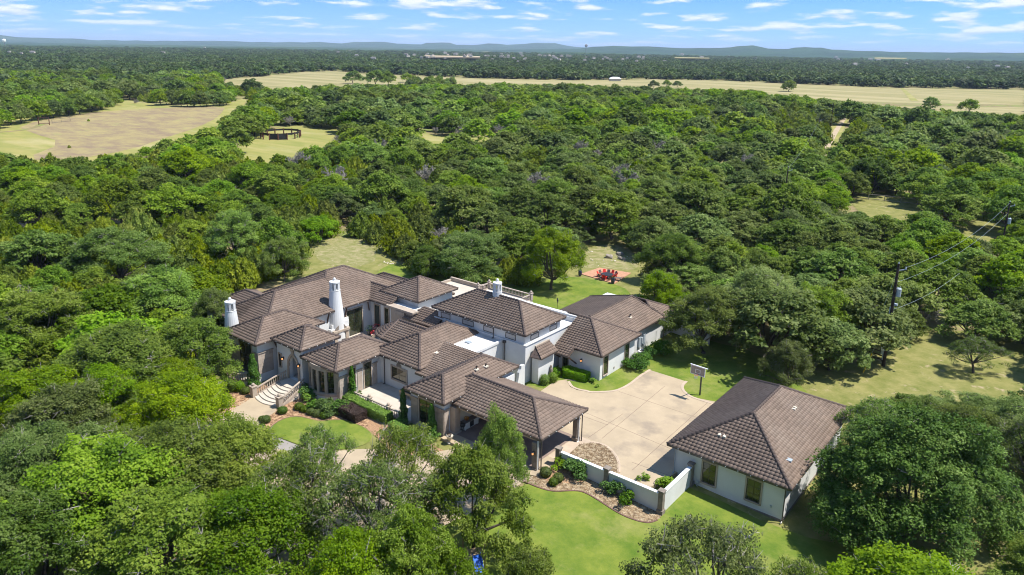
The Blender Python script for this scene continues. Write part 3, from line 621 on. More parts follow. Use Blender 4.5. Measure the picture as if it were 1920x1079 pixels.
# right wing with door recess
wallbox(HS,-50.2,-44.0,73.2,81.7,-.2,3.56)
E1=[([(-50.15,72.5,3.6),(-43.4,72.5,3.6),(-48.25,77.35,6.0),(-50.15,77.35,6.0)],(1,0,0)),([(-43.4,72.5,3.6),(-43.4,82.2,3.6),(-48.25,77.35,6.02)],(0,1,0)),([(-43.4,82.2,3.6),(-52,82.2,3.6),(-52,77.35,6.0),(-48.25,77.35,6.0)],(1,0,0))]
roof(HS,'roof',E1,[((-43.4,72.5,3.6),(-48.25,77.35,6.0)),((-43.4,82.2,3.6),(-48.25,77.35,6.0)),((-48.25,77.35,6.0),(-50.2,77.35,6.0))],[((-47.6,72.5,3.6),(-43.4,72.5,3.6)),((-43.4,72.5,3.6),(-43.4,82.2,3.6))],3.6,lights=False)
roof(HS,'roof',[([(-50.1,71.05,2.95),(-47.35,71.05,2.95),(-47.35,72.56,3.64),(-50.1,72.56,3.64)],(1,0,0))],[],[((-50.1,71.05,2.95),(-47.35,71.05,2.95))],3.,lights=False)
E2=[([(-44.2,80,3.6),(-44.2,90.2,3.6),(-48.85,88.9,5.95),(-48.85,78,5.95)],(0,1,0)),([(-56.9,78,3.55),(-56.9,90.8,3.55),(-48.85,88.9,5.95),(-48.85,78,5.95)],(0,1,0)),([(-44.2,90.2,3.6),(-56.9,90.8,3.55),(-48.85,88.9,5.95)],(1,-.05,0))]
roof(HS,'roof',E2,[((-48.85,78,5.95),(-48.85,88.9,5.95)),((-44.2,90.2,3.6),(-48.85,88.9,5.95)),((-56.9,90.8,3.55),(-48.85,88.9,5.95))],[((-44.2,82.4,3.6),(-44.2,90.2,3.6))],3.6,lights=False)
hip(HS,-53.,-44.3,88.,95.2,3.3,.42,drop='S',gut='E',lights=False)
wallbox(HS,-56.2,-44.8,78,94.6,-.2,3.4)
vent(-46.3,84.2,4.65,.5,tall=.5); vent(-45.8,80.5,4.42,.5)
for a,b in ((73.95,74.95),(79.15,80.15)): window(HS,'E',-44.0,a,b,.45,2.9,1,4,sur=.12,surm='stone')
downspout(HS,-43.95,89.9,0,3.3)
window(HS,'S',73.2,-49.55,-48.75,.02,2.35,2,1,sur=.1,name='door'); 
def bracket(a,b,parent=HS):
    mb=MB(); mb.bar(a,b,.14,.16); mb.obj('bracket',M['wood'],parent)
bracket((-50.0,71.15,2.9),(-50.0,73.15,1.5)); bracket((-47.5,71.15,2.9),(-47.5,73.15,1.3))
wall_lantern(HS,'S',73.2,-46.7,2.0); 
v=MB(); v.cbox((-43.98,76.6,.6),(.06,.2,.25)); v.obj('vent_cover',M['stonedk'],HS)
# little tiled hood over the statue wall
wallbox(HS,-50.2,-49.2,67.4,70.6,-.2,3.5); 
roof(HS,'roof',[([(-48.7,67.2,3.55),(-48.7,70.7,3.55),(-50.15,70.7,4.55),(-50.15,67.9,4.55)],(0,1,0)),([(-50.15,66.9,3.55),(-48.7,67.2,3.55),(-50.15,67.9,4.55)],(1,.2,0))],[],[((-48.7,67.2,3.55),(-48.7,70.7,3.55))],3.5,lights=False)
MB().box((-50.2,67.85,4.5),(-50.0,70.75,4.68)).obj('coping',M['trimstone'],HS)
# curling buttress at the hall corner
b=MB(); prof=[(0,0),(2.2,0),(2.05,.5),(1.5,.75),(1.25,1.4),(1.1,2.2),(.75,2.6),(.7,2.95),(.35,3.),(.0,2.9)]
b.add([(-50.4,65.8-p[0],p[1]) for p in prof]+[(-50.05,65.8-p[0],p[1]) for p in prof],[tuple(range(len(prof))),tuple(range(2*len(prof)-1,len(prof)-1,-1))]+[(i,len(prof)+i,len(prof)+(i+1)%len(prof),(i+1)%len(prof)) for i in range(len(prof))]); b.obj('buttress',M['stucco'],HS)
# half round apse roof in the courtyard and the link roofs behind it
cx,cy,r=-67.6,61.6,3.15
fs=[]; z0,zt=3.9,5.45
for k in range(8):
    t0=math.pi/2+k*math.pi/8;t1=math.pi/2+(k+1)*math.pi/8; p=(cx+r*math.cos(t0),cy+r*math.sin(t0),z0);q=(cx+r*math.cos(t1),cy+r*math.sin(t1),z0)
    fs.append(([p,q,(cx,cy,zt)],(q[0]-p[0],q[1]-p[1],0)))
fs.append(([(cx,cy-r,z0),(-61,cy-r,z0),(-61,cy,zt),(cx,cy,zt)],(1,0,0))); fs.append(([(cx,cy+r,z0),(-61,cy+r,z0),(-61,cy,zt),(cx,cy,zt)],(1,0,0)))
roof(HS,'roof',fs,[((cx,cy,zt),(-61.8,cy,zt)),((cx,cy,zt),(cx,cy-r,z0))],[((cx,cy-r,z0),(-64.6,cy-r,z0))],z0,lights=False)
b=MB(); b.lathe([(2.55,-.2),(2.55,3.8)],(cx,cy,0),24); b.box((cx,cy-2.55,-.2),(-61,cy+2.55,3.8)); b.obj('wall',M['stucco'],HS)
roof(HS,'roof',[([(-70.6,65.0,4.1),(-64.6,65.0,4.1),(-64.6,67.6,5.4),(-68.9,67.6,5.4)],(1,0,0))],[],[((-70.6,65.0,4.1),(-66,65.0,4.1))],4,lights=False); wallbox(HS,-70,-65.8,65.6,71,-.2,4.05)
# pyramid porch roof over the entry
hip(HS,-75.5,-69.65,47.8,53.7,5.0,.54); wallbox(HS,-75.1,-70.05,50.6,53.2,-.6,4.88); wallbox(HS,-75.08,-72.95,48.74,50.61,-.6,4.87); wallbox(HS,-70.6,-70.07,48.74,50.61,-.6,4.87); wallbox(HS,-72.96,-70.59,48.74,50.61,4.05,4.86,'stucco','porch_ceiling'); MB().box((-72.96,48.74,-.6),(-70.59,50.61,.5)).obj('porch_floor',M['deckstone'],HS)
def arch_wall():
    """front wall of the entry with a pointed arch cut through it"""
    x0,x1,y0,y1=-75.1,-70.05,48.25,48.75; c=-71.75; hw=.95; sp=2.1; R_=hw*2.1; zb=.5; ztop=4.9
    def h(x):
        d=abs(x-c); 
        return sp+math.sqrt(max(0,R_**2-(d+R_-hw)**2))
    mb=MB(); mb.box((x0,y0,-.6),(c-hw,y1,ztop)); mb.box((c+hw,y0,-.6),(x1,y1,ztop)); n=16
    for i in range(n):
        a=c-hw+2*hw*i/n;b=c-hw+2*hw*(i+1)/n; ha,hb=h(a),h(b)
        mb.add([(a,y0,ha),(b,y0,hb),(b,y0,ztop),(a,y0,ztop),(a,y1,ha),(b,y1,hb),(b,y1,ztop),(a,y1,ztop)],[(0,1,2,3),(5,4,7,6),(4,5,1,0)])
    mb.box((c-hw,y0,-.6),(c+hw,y1,zb)); o=mb.obj('entry_wall',M['stucco'],HS)
    s=MB(); pts=[(c-hw-.13,zb)]+[(c-hw-.13,sp)]+[((x:=c-(hw+.13)+(2*hw+.26)*i/18),sp+math.sqrt(max(0,(R_+.13)**2-(abs(x-c)+R_-hw)**2))) for i in range(1,18)]+[(c+hw+.13,sp),(c+hw+.13,zb)]
    for a,b in zip(pts[:-1],pts[1:]): s.bar((a[0],y0-.04,a[1]),(b[0],y0-.04,b[1]),.26,.26,up=(0,1,0))
    s.obj('arch_surround',M['trimstone'],o)
    d=MB(); d.box((c-.75,50.54,zb),(c+.75,50.59,3.3)); d.obj('door',M['dark'],HS)
arch_wall()
# the arch opens into a shaded porch: side reveal and inner doorway
for a in (-73.75,-70.5): wall_lantern(HS,'S',48.25,a,2.85,1.5)
kb=MB(); kb.box((-72.,48.0,4.3),(-71.5,48.3,4.8)); kb.box((-71.95,48.05,4.05),(-71.55,48.3,4.3)); kb.obj('keystone_corbel',M['trimstone'],HS)
window(HS,'S',48.25,-74.7,-74.3,1.6,3.2,1,1,sur=.14)
bracket((-75.3,48.0,4.85),(-76.0,48.9,3.4))
# glazed doors of the left room, its stone
window(HS,'S',46.1,-79.8,-77.2,.35,4.35,2,3,sur=.16,rows=[.42,.16,.42],name='door')
stones(HS,'S',46.1,-77.0,-76.05,.3,3.4); stones(HS,'S',46.1,-81.8,-80.05,.3,3.4); stones(HS,'E',-76.0,46.1,48.2,.7,3.4,bw=.9)
# left terrace with balustrade on its white base
TX,TY=-78.3,45.6
def balustrade(name,pts,z,parent=None,label=None,cat=None,h=.85,dens=.27,posts=(),m='trimstone',group=None,rail=.2,bm_='stonedk'):
    """stone balustrade along a polyline; pts carry their own base heights when 3-D"""
    P=[Vector((p[0],p[1],p[2] if len(p)>2 else z)) for p in pts]
    o=empty(name,tuple(P[0]),0,label,cat,group) if parent is None else empty(name,(0,0,0)); 
    if parent is not None: o.parent=parent
    of=P[0] if parent is None else Vector()
    rl=MB(); bs=MB(); bl=MB()
    for a,b in zip(P[:-1],P[1:]):
        up=Vector((0,0,h)); rl.bar(a+up-of,b+up-of,rail,.12); bs.bar(a+Vector((0,0,.07))-of,b+Vector((0,0,.07))-of,rail,.14)
        n=max(1,int((b-a).length/dens))
        for i in range(n):
            p=a+(b-a)*(i+.5)/n-of; bl.lathe([(.05,.12),(.05,.2),(.085,.34),(.06,.5),(.035,.62),(.055,h-.1),(.06,h-.04)],p,6)
    rl.obj('rail',M[m],o); bs.obj('plinth',M[m],o); bl.obj('balusters',M[m],o,kind='stuff')
    for p in posts:
        p=Vector((p[0],p[1],p[2] if len(p)>2 else z))-of; q=MB(); q.use(M[m]); q.cbox(p+Vector((0,0,.5)),(.42,.42,1.)); q.cbox(p+Vector((0,0,1.04)),(.54,.54,.1)); q.lathe([(.1,0),(.17,.08),(.19,.17),(.15,.28),(.05,.34)],p+Vector((0,0,1.08)),10); q.obj('newel_post',None,o)
    return o
tb=[(-80.6,44.6),(-79.6,44.0),(-78.4,43.7),(-77.2,43.85),(-76.2,44.5),(-75.9,45.4)]
MB().prism([(-81.6,46.3),(-81.2,44.9)]+tb+[(-75.8,46.3)],-.8,.35).obj('terrace',M['stucco'],HS)
MB().prism([(-81.5,46.2),(-81.1,45.)]+[(x,y+.1) for x,y in tb]+[(-75.9,46.2)],.35,.36).obj('terrace_floor',M['deckstone'],HS)
balustrade('balustrade',tb,.35,label='curved stone balustrade round the small terrace left of the entry steps',cat='balustrade',posts=[(-80.7,44.8)])
# front steps
ST=empty('entry_steps',(0,0,0),label='pale stone steps fanning down from the pointed entry arch',cat='steps')
def step(k,n=7):
    """bowed tread k of the fan; lower treads reach farther out"""
    yb=47.9; d=.62; y0=yb-1.0-(n-1-k)*d*.9; z1=-.34+(k+1)*.125
    xl=-72.85+.05*(k-n); xr=-69.35+(n-k)*.10; pts=[]
    for i in range(13):
        t=i/12; x=xl+(xr-xl)*t; y=y0+(abs(2*t-1)**2)*.0-.55*math.sin(math.pi*t)+.25*t; pts.append((x,y))
    return MB().prism(pts+[(xr,48.2),(xl,48.2)],-.7,z1).obj('step',M['deckstone'],ST)
for k in range(7): step(k)
for pp,lab in (([(-72.95,47.9,.62),(-73.0,46.3,.35),(-73.15,43.7,-.3)],'left'),([(-69.45,47.95,.62),(-69.0,46.2,.3),(-68.55,44.1,-.3)],'right')):
    b=MB(); 
    for a,c in zip(pp[:-1],pp[1:]): b.add([(a[0]-.14,a[1],-.8),(a[0]+.14,a[1],-.8),(c[0]+.14,c[1],-.8),(c[0]-.14,c[1],-.8),(a[0]-.14,a[1],a[2]+.05),(a[0]+.14,a[1],a[2]+.05),(c[0]+.14,c[1],c[2]+.05),(c[0]-.14,c[1],c[2]+.05)],[(0,3,2,1),(4,5,6,7),(0,1,5,4),(1,2,6,5),(2,3,7,6),(3,0,4,7)])
    b.obj('side_wall',M['stone'],ST)
    bo=balustrade('balustrade',pp,0,ST,h=.9); 
    q=MB(); q.use(M['trimstone']); x,y,z=pp[-1]; y-=.2; q.box((x-.3,y-.3,-.8),(x+.3,y+.3,.95)); q.box((x-.37,y-.37,.95),(x+.37,y+.37,1.07)); q.lathe([(.12,0),(.2,.1),(.2,.2),(.1,.32),(.03,.36)],(x,y,1.07),10); q.obj('newel_post',None,ST)
# bay room: bow window front, stone corners, windows to the terrace
def bow():
    pts=[]; c=(-67.3,51.2); r=3.3; a0,a1=math.radians(-140),math.radians(-42); n=16
    for i in range(n+1): t=a0+(a1-a0)*i/n; pts.append((c[0]+r*math.cos(t),c[1]+r*math.sin(t)))
    o=MB().prism(pts+[(-64.6,49.5),(-69.6,49.5)],-.7,.3).obj('bow_window',M['stucco'],HS)
    MB().prism([(p[0]*1.0+(p[0]-c[0])*.03,p[1]+(p[1]-c[1])*.03) for p in pts]+[(-64.6,49.5),(-69.6,49.5)],.3,.62).obj('sill',M['trimstone'],o)
    MB().prism(pts+[(-64.6,49.5),(-69.6,49.5)],3.35,3.97).obj('lintel',M['trimstone'],o)
    ins=[(c[0]+(p[0]-c[0])*.93,c[1]+(p[1]-c[1])*.93) for p in pts]
    MB().prism(ins+[(-64.6,49.5),(-69.6,49.5)],.6,3.36).obj('pane',M['glass'],o)
    mu=MB(); mu.use(M['trimstone'])
    for k in range(6):
        t=a0+(a1-a0)*(k+.0)/5; x,y=c[0]+r*.985*math.cos(t),c[1]+r*.985*math.sin(t)
        d=Vector((math.cos(t),math.sin(t),0)); s=Vector((-d.y,d.x,0))*(.17)
        q=[Vector((x,y,0))+s+d*.05,Vector((x,y,0))-s+d*.05,Vector((x,y,0))-s-d*.25,Vector((x,y,0))+s-d*.25]; mu.prism([tuple(p[:2]) for p in q],.6,3.36)
    mu.use(M['dark'])
    for k in range(5):
        for f_ in (.0,.5,1.):
            t=a0+(a1-a0)*(k+.14+.72*f_)/5; x,y=c[0]+r*.95*math.cos(t),c[1]+r*.95*math.sin(t); mu.bar((x,y,.62),(x,y,3.34),.06 if f_!=.5 else .035)
        for zz in (1.2,1.9,2.55):
            ta=a0+(a1-a0)*(k+.14)/5; tb_=a0+(a1-a0)*(k+.86)/5; mu.bar((c[0]+r*.95*math.cos(ta),c[1]+r*.95*math.sin(ta),zz),(c[0]+r*.95*math.cos(tb_),c[1]+r*.95*math.sin(tb_),zz),.045)
    mu.obj('mullions',None,o)
bow()
stones(HS,'S',49.1,-64.95,-64.3,.2,3.15,bw=.6); stones(HS,'E',-64.3,49.1,50.35,.1,2.75,bw=.65)
window(HS,'E',-64.3,50.55,51.45,1.1,3.3,1,3,sur=.14); window(HS,'E',-64.3,52.8,53.85,.1,3.3,1,4,sur=.14,name='door')
stones(HS,'E',-64.3,54.15,54.8,.1,2.8,bw=.6); stones(HS,'E',-64.3,51.75,52.5,.1,2.75,bw=.7)
downspout(HS,-69.75,48.95,-.3,3.8)
# terrace between bay and carport wing
MB().box((-64.25,50.55,-.8),(-54.35,55.38,.04)).obj('terrace',M['deckstone'],HS)
balustrade('balustrade',[(-63.9,50.4),(-54.6,50.4)],.0,label='straight stone balustrade along the front terrace behind the long green hedge',cat='balustrade',posts=[(-60.6,50.4),(-57.4,50.4)])
window(HS,'S',55.4,-62.2,-59.75,1.25,2.75,2,2,sur=.2,rows=[.5,.5]); downspout(HS,-63.5,55.3,.05,3.8)
lz=MB(); lz.lathe([(.02,0),(.5,.0),(.5,.25),(.3,.45),(.1,.5)],(-61,55.45,2.95),12,sq=.25); lz.obj('cast_ornament',M['stonedk'],HS)
# wing by the carport
window(HS,'S',51.0,-53.0,-50.95,.4,3.25,2,2,sur=.16,rows=[.66,.34]); stones(HS,'S',51.0,-54.3,-53.3,-.3,3.0,bw=1.,m='stone'); stones(HS,'S',51.0,-50.7,-49.4,-.4,2.9,bw=.65)
stones(HS,'E',-49.4,51.0,51.7,-.4,2.85,bw=.7); MB().box((-49.35,51.9,-.3),(-48.6,52.7,3.1)).obj('pillar',M['stone'],HS); MB().box((-49.4,51.8,-.3),(-48.5,52.8,.2)).obj('pillar_base',M['stone'],HS)
# courtyard openings
MB().box((-78.4,55.7,-.3),(-65,65.6,.28)).obj('courtyard_floor',M['deckstone'],HS)
window(HS,'E',-78.4,56.6,57.8,.9,3.9,2,3,sur=.14); window(HS,'E',-78.3,61.6,64.3,.3,4.1,2,1,sur=.18,name='door')
for a,b in ((-77.5,-76.5),(-75.4,-74.6)): window(HS,'S',66.1,a,b,.8,4.1,1,1,sur=.16)
bracket((-77.8,58.3,4.8),(-78.4,58.3,3.2)); bracket((-77.8,61.3,4.8),(-78.4,61.3,3.1)); bracket((-77.6,64.9,4.8),(-78.2,65.6,3.2))
po=MB(); po.use(M['trimstone']); po.box((-73.5,65.5,.3),(-69.2,66.1,4.7)); po.box((-73.8,65.3,4.7),(-68.9,66.2,4.95)); po.box((-74.0,65.1,4.95),(-68.7,66.2,5.15)); po.box((-72.3,65.2,4.1),(-70.5,65.5,4.7)); po.obj('portal',None,HS)
d=MB(); c_=-71.6; pts=[(c_-.75,.3),(c_+.75,.3),(c_+.75,2.6)]+[(c_+.75*math.cos(t),2.6+.8*math.sin(t)) for t in np.linspace(0,math.pi,9)[1:-1]]+[(c_-.75,2.6)]
d.add([(p[0],65.48,p[1]) for p in pts]+[(p[0],65.52,p[1]) for p in pts],[tuple(range(len(pts))),tuple(range(2*len(pts)-1,len(pts)-1,-1))]); d.obj('door',M['dark'],HS)
wallbox(HS,-73.4,-69.3,66.1,67.7,-.2,5.0)
# courtyard fireplace with its tapering chimney
def lantern_top(mb,x,y,z,r):
    mb.lathe([(r,z),(r*1.04,z+.06),(r*1.04,z+.12),(r*.98,z+.12)],(x,y,0),20)
    for k in range(7):
        t=2*math.pi*k/7+.3; s=Vector((-math.sin(t),math.cos(t),0))*r*.2; d=Vector((math.cos(t),math.sin(t),0)); c0=Vector((x,y,0))+d*r*.82
        mb.prism([tuple((c0+s+d*r*.13)[:2]),tuple((c0-s+d*r*.13)[:2]),tuple((c0-s-d*r*.12)[:2]),tuple((c0+s-d*r*.12)[:2])],z+.1,z+1.05)
    mb.lathe([(r*.96,z+1.05),(r*1.0,z+1.1),(r*1.0,z+1.3),(r*.5,z+1.42),(r*.28,z+1.45)],(x,y,0),20)
    mb.lathe([(.05,z+1.42),(.17,z+1.5),(.2,z+1.62),(.14,z+1.76),(.03,z+1.82)],(x,y,0),12)
ch=MB(); x,y=-78.35,59.85
ch.lathe([(1.2,.2),(1.18,1.6),(1.12,3.2),(.98,5.),(.83,6.5),(.72,7.6),(.70,7.65)],(x,y,0),24); ch.box((x-.8,y-1.5,.2),(x+.8,y+1.5,2.4)); ch.box((x-.8,y-1.2,2.4),(x+.6,y+1.7,3.0)); ch.box((x-.9,y+.9,.2),(x+.3,y+1.9,3.3)); lantern_top(ch,x,y,7.6,.72); co_=ch.obj('chimney',M['stucco'],HS,smooth=False)
f=MB(); f.use(M['trimstone']); f.box((x+.8,y-1.2,.28),(x+1.1,y-.75,1.9)); f.box((x+.8,y+.75,.28),(x+1.1,y+1.2,1.9)); f.box((x+.75,y-1.35,1.9),(x+1.25,y+1.35,2.2)); f.box((x+.8,y-1.2,1.6),(x+1.05,y+1.2,1.9)); f.box((x+.8,y-1.3,.27),(x+1.7,y+1.3,.38))
f.use(M['stonedk']); f.add([(x+.85,y-1.,2.2),(x+.85,y+1.,2.2),(x+.85,y+.6,2.7),(x+.85,y+.15,3.05),(x+.85,y-.2,3.1),(x+.85,y-.65,2.65),(x+1.05,y-1.,2.2),(x+1.05,y+1.,2.2),(x+1.05,y+.6,2.7),(x+1.05,y+.15,3.05),(x+1.05,y-.2,3.1),(x+1.05,y-.65,2.65)],[(0,1,2,3,4,5),(11,10,9,8,7,6)]+[(i,6+i,6+(i+1)%6,(i+1)%6) for i in range(6)])
f.use(M['black']); f.box((x+.78,y-.75,.38),(x+.83,y+.75,1.6)); f.obj('fireplace',None,HS)
ch=MB(); x,y=-82.7,46.9; ch.lathe([(.9,3.),(.88,5.2),(.75,6.6),(.67,7.2)],(x,y,0),20); lantern_top(ch,x,y,7.15,.67); ch.obj('chimney',M['stucco'],HS)
ch=MB(); x,y=-58.5,70.6; ch.lathe([(.62,8.0),(.62,9.1)],(x,y,0),20); ch.lathe([(.56,9.0),(.56,9.2)],(x,y,0),20)
lantern_top(ch,x,y,9.1,.6); ch.obj('chimney',M['stucco'],HS)
# rear roof decks
MB().box((-76.2,75.1,-.2),(-69.4,80.7,4.45)).obj('rear_wing',M['deckstone'],HS); pz=MB(); pz.box((-76.3,80.5,4.45),(-69.3,80.85,5.05)); pz.box((-76.3,75.1,4.45),(-76.,80.5,4.8)); pz.obj('parapet',M['trimstone'],HS)
MB().box((-69.35,77.9,-.2),(-60.8,81.4,4.6)).obj('rear_deck',M['deckstone'],HS)
balustrade('balustrade',[(-69.2,79.0),(-68.9,81.2),(-60.95,81.2),(-60.95,79.2)],4.6,label='stone balustrade round the roof deck behind the tall white hall',cat='balustrade',posts=[(-69.2,79.0),(-68.9,81.2),(-60.95,81.2)],m='stone')
# garden wall at the back right corner
gw=MB(); gw.bar((-45.3,94.2,.9),(-38.5,93.2,.9),.3,1.9); gw.obj('garden_wall',M['stucco'],label='short white garden wall in tree shade behind the house',cat='wall')
# stucco fence wall in front of the court, one thing: panels, copings, stone posts
FW=empty('boundary_wall',(-37,54.3,0),label='low white stucco wall with pale coping and square stone posts before the court',cat='wall')
def fwall(a,b,zt=1.4):
    a=Vector((*a,0))-Vector((-37,54.3,0));b=Vector((*b,0))-Vector((-37,54.3,0))
    MB().bar(a+Vector((0,0,zt/2-.7)),b+Vector((0,0,zt/2-.7)),.24,zt+1.4).obj('wall_panel',M['stucco'],FW); MB().bar(a+Vector((0,0,zt+.05)),b+Vector((0,0,zt+.05)),.36,.1).obj('coping',M['white'],FW)
fwall((-36.6,54.35),(-31.5,54.35)); fwall((-31.1,54.35),(-25.9,54.35)); fwall((-25.55,54.6),(-25.55,60.2),1.5)
for i,(x,y) in enumerate(((-36.9,54.3),(-31.3,54.3),(-25.6,54.3),(-25.55,60.15))):
    c=MB(); c.use(M['stonedk']); x+=37;y-=54.3; g0=gz(x-37,y+54.3); c.box((x-.23,y-.23,g0+.4),(x+.23,y+.23,1.75)); c.box((x-.31,y-.31,g0-.5),(x+.31,y+.31,g0+.4)); c.box((x-.31,y-.31,1.75),(x+.31,y+.31,1.88)); c.obj('post',None,FW)
# ================================================================== FOLIAGE
def rnd(*a): return rng.random(a)
def leafmesh(name,cen,nor,size,asp,tone,m,updir=None,extra=None):
    """a mesh of small leaf clumps: kite-shaped quads at cen facing nor"""
    n=len(cen); t=rng.normal(size=(n,3)) if updir is None else updir+rng.normal(size=(n,3))*.35
    nor=nor/np.linalg.norm(nor,axis=1)[:,None]; t-=nor*np.sum(t*nor,1)[:,None]; t/=np.linalg.norm(t,axis=1)[:,None]+1e-9; b=np.cross(nor,t)
    s=size[:,None]; a=asp
    v=np.empty((n,4,3)); bend=nor*s*.22
    v[:,0]=cen-t*s*a*.5; v[:,1]=cen+b*s*.42+t*s*.08*a-bend*rnd(n,1); v[:,2]=cen+t*s*a*.5; v[:,3]=cen-b*s*.42-t*s*.05*a-bend*rnd(n,1)
    me=bpy.data.meshes.new(name); V=v.reshape(-1,3); nv0=len(V); Fx=np.arange(n*4).reshape(-1,4)
    ev=np.zeros((0,3)); ef=[]
    if extra is not None: ev=np.array(extra.v,float); ef=extra.f
    allv=np.vstack([V,ev]) if len(ev) else V
    me.vertices.add(len(allv)); me.vertices.foreach_set('co',allv.ravel())
    ls=[4]*n+[len(f) for f in ef]; idx=np.concatenate([Fx.ravel(),np.array([i+nv0 for f in ef for i in f],int)]) if ef else Fx.ravel()
    me.loops.add(len(idx)); me.loops.foreach_set('vertex_index',idx.astype(np.int32)); st=np.concatenate([[0],np.cumsum(ls)[:-1]]).astype(np.int32)
    me.polygons.add(len(ls)); me.polygons.foreach_set('loop_start',st); me.polygons.foreach_set('loop_total',np.array(ls,np.int32))
    me.materials.append(m)
    if ef: me.materials.append(M['bark']); me.polygons.foreach_set('material_index',np.array([0]*n+[1]*len(ef),np.int32))
    at_=me.attributes.new('tint','FLOAT','FACE'); at_.data.foreach_set('value',np.concatenate([np.clip(tone,0,1),np.zeros(len(ef))]).astype(np.float32))
    me.update(calc_edges=True); return me
def limbs(mb,R_,Ht,tops,trunk_r,fork,seed,n=8,lean=.6,sides=6):
    r_=random.Random(seed); ang=r_.random()*6.28
    base=Vector((0,0,-.4)); f=Vector((math.cos(ang)*lean,math.sin(ang)*lean,fork))
    mb.tube([base,Vector((0,0,.15)),f*.5+Vector((.12,0,0)),f],[trunk_r*1.7,trunk_r*1.15,trunk_r,trunk_r*.9],sides+2,cap=False)
    sel=r_.sample(tops,min(n,len(tops))) if n<len(tops) else tops
    for p in sel:
        p=Vector(p); m1=f+(p-f)*.35+Vector((r_.uniform(-.4,.4),r_.uniform(-.4,.4),-.25)); m2=f+(p-f)*.7+Vector((r_.uniform(-.5,.5),r_.uniform(-.5,.5),.1))
        mb.tube([f-Vector((0,0,.2)),m1,m2,p],[trunk_r*.62,trunk_r*.42,trunk_r*.25,.035],sides,cap=False)
def oak(seed,R_=6.,Ht=8.,leaf=.22,dens=1.,nl=None,zb=2.2,flat=.62,twig=0,lobe=.27,tb=0.,sides=6,drop=.78):
    """crown and trunk meshes of a spreading oak: many leaf lobes over a dome, carried by bent limbs"""
    g=np.random.default_rng(seed); nl=nl or int(34*(.27/lobe)**1.6); th=np.arange(nl)*2.39996+g.random(nl)*.5; q=np.sqrt((np.arange(nl)+.6)/nl)*(.93+.14*g.random(nl))
    ax=1+.22*math.sin(seed); rr_=q*R_*.86*(1+.16*np.sin(3*th+seed)+.12*np.sin(5*th+seed*2)); X=rr_*np.cos(th)*ax; Y=rr_*np.sin(th)/ax
    lr=R_*lobe*(.68+.6*g.random(nl)); Z=zb+(Ht-zb)*(1-drop*np.clip(q,0,1.1)**2.3)-lr*.55+g.normal(size=nl)*.50*R_/6
    keep=g.random(nl)>.10; X,Y,Z,lr,q=X[keep],Y[keep],Z[keep],lr[keep],q[keep]; nl=len(X); tone=.22+.5*g.random(nl)+tb
    area=2*math.pi*lr**2*1.15; cnt=np.maximum(4,(area/(leaf*leaf*.34)*dens*.9).astype(int)); idx=np.repeat(np.arange(nl),cnt); n=len(idx)
    d=g.normal(size=(n,3)); d[:,2]=np.abs(d[:,2])*np.where(g.random(n)<.80,1,-.55); d/=np.linalg.norm(d,axis=1)[:,None]
    # small tufts inside every lobe so that its outline is ragged
    k=max(6,int(22*lobe/.27)); tuft=g.normal(size=(nl,k,3)); tuft/=np.linalg.norm(tuft,axis=2)[:,:,None]; tuft[:,:,2]=np.abs(tuft[:,:,2])*1.0-.15
    pick=tuft[idx,g.integers(0,k,n)]; m_=g.random(n)<.62; d=np.where(m_[:,None],pick+d*.33,d); 
    rad=lr[idx]*(.66+.40*g.random(n)**.6)*np.where(m_,1.16,.86); c=np.stack([X[idx],Y[idx],Z[idx]],1)+d*rad[:,None]*np.array([1,1,flat+.1])
    nor=d*.5+g.normal(size=(n,3))*.5+np.array([.15,.1,.75])
    crown=(c,nor,leaf*(.65+.75*g.random(n)),1.25,tone[idx]+(g.random(n)-.5)*.45+np.where(m_,.05,-.08))
    tb_=MB(); tops=[(X[i],Y[i],Z[i]) for i in range(nl)]
    limbs(tb_,R_,Ht,tops,.036*R_+.05,min(zb*.9,2.4),seed,n=12 if sides>3 else 4,sides=sides)
    tw=MB(); r2=random.Random(seed+5)
    for i in range(nl):
        for j in range(twig):
            p=Vector((X[i],Y[i],Z[i])); dd=Vector((r2.gauss(0,1),r2.gauss(0,1),abs(r2.gauss(.2,.7)))).normalized(); L_=lr[i]*(.75+.5*r2.random())
            e=p+dd*L_; tw.tube([p-dd*.4,p+dd*L_*.5+Vector((r2.gauss(0,.1),r2.gauss(0,.1),0)),e],[.05,.035,.012],3,cap=False)
            for _ in range(2): tw.tube([p+dd*L_*.6,e+Vector((r2.gauss(0,.3),r2.gauss(0,.3),r2.gauss(.05,.2)))],[.028,.01],3,cap=False)
    return crown,tb_,tw
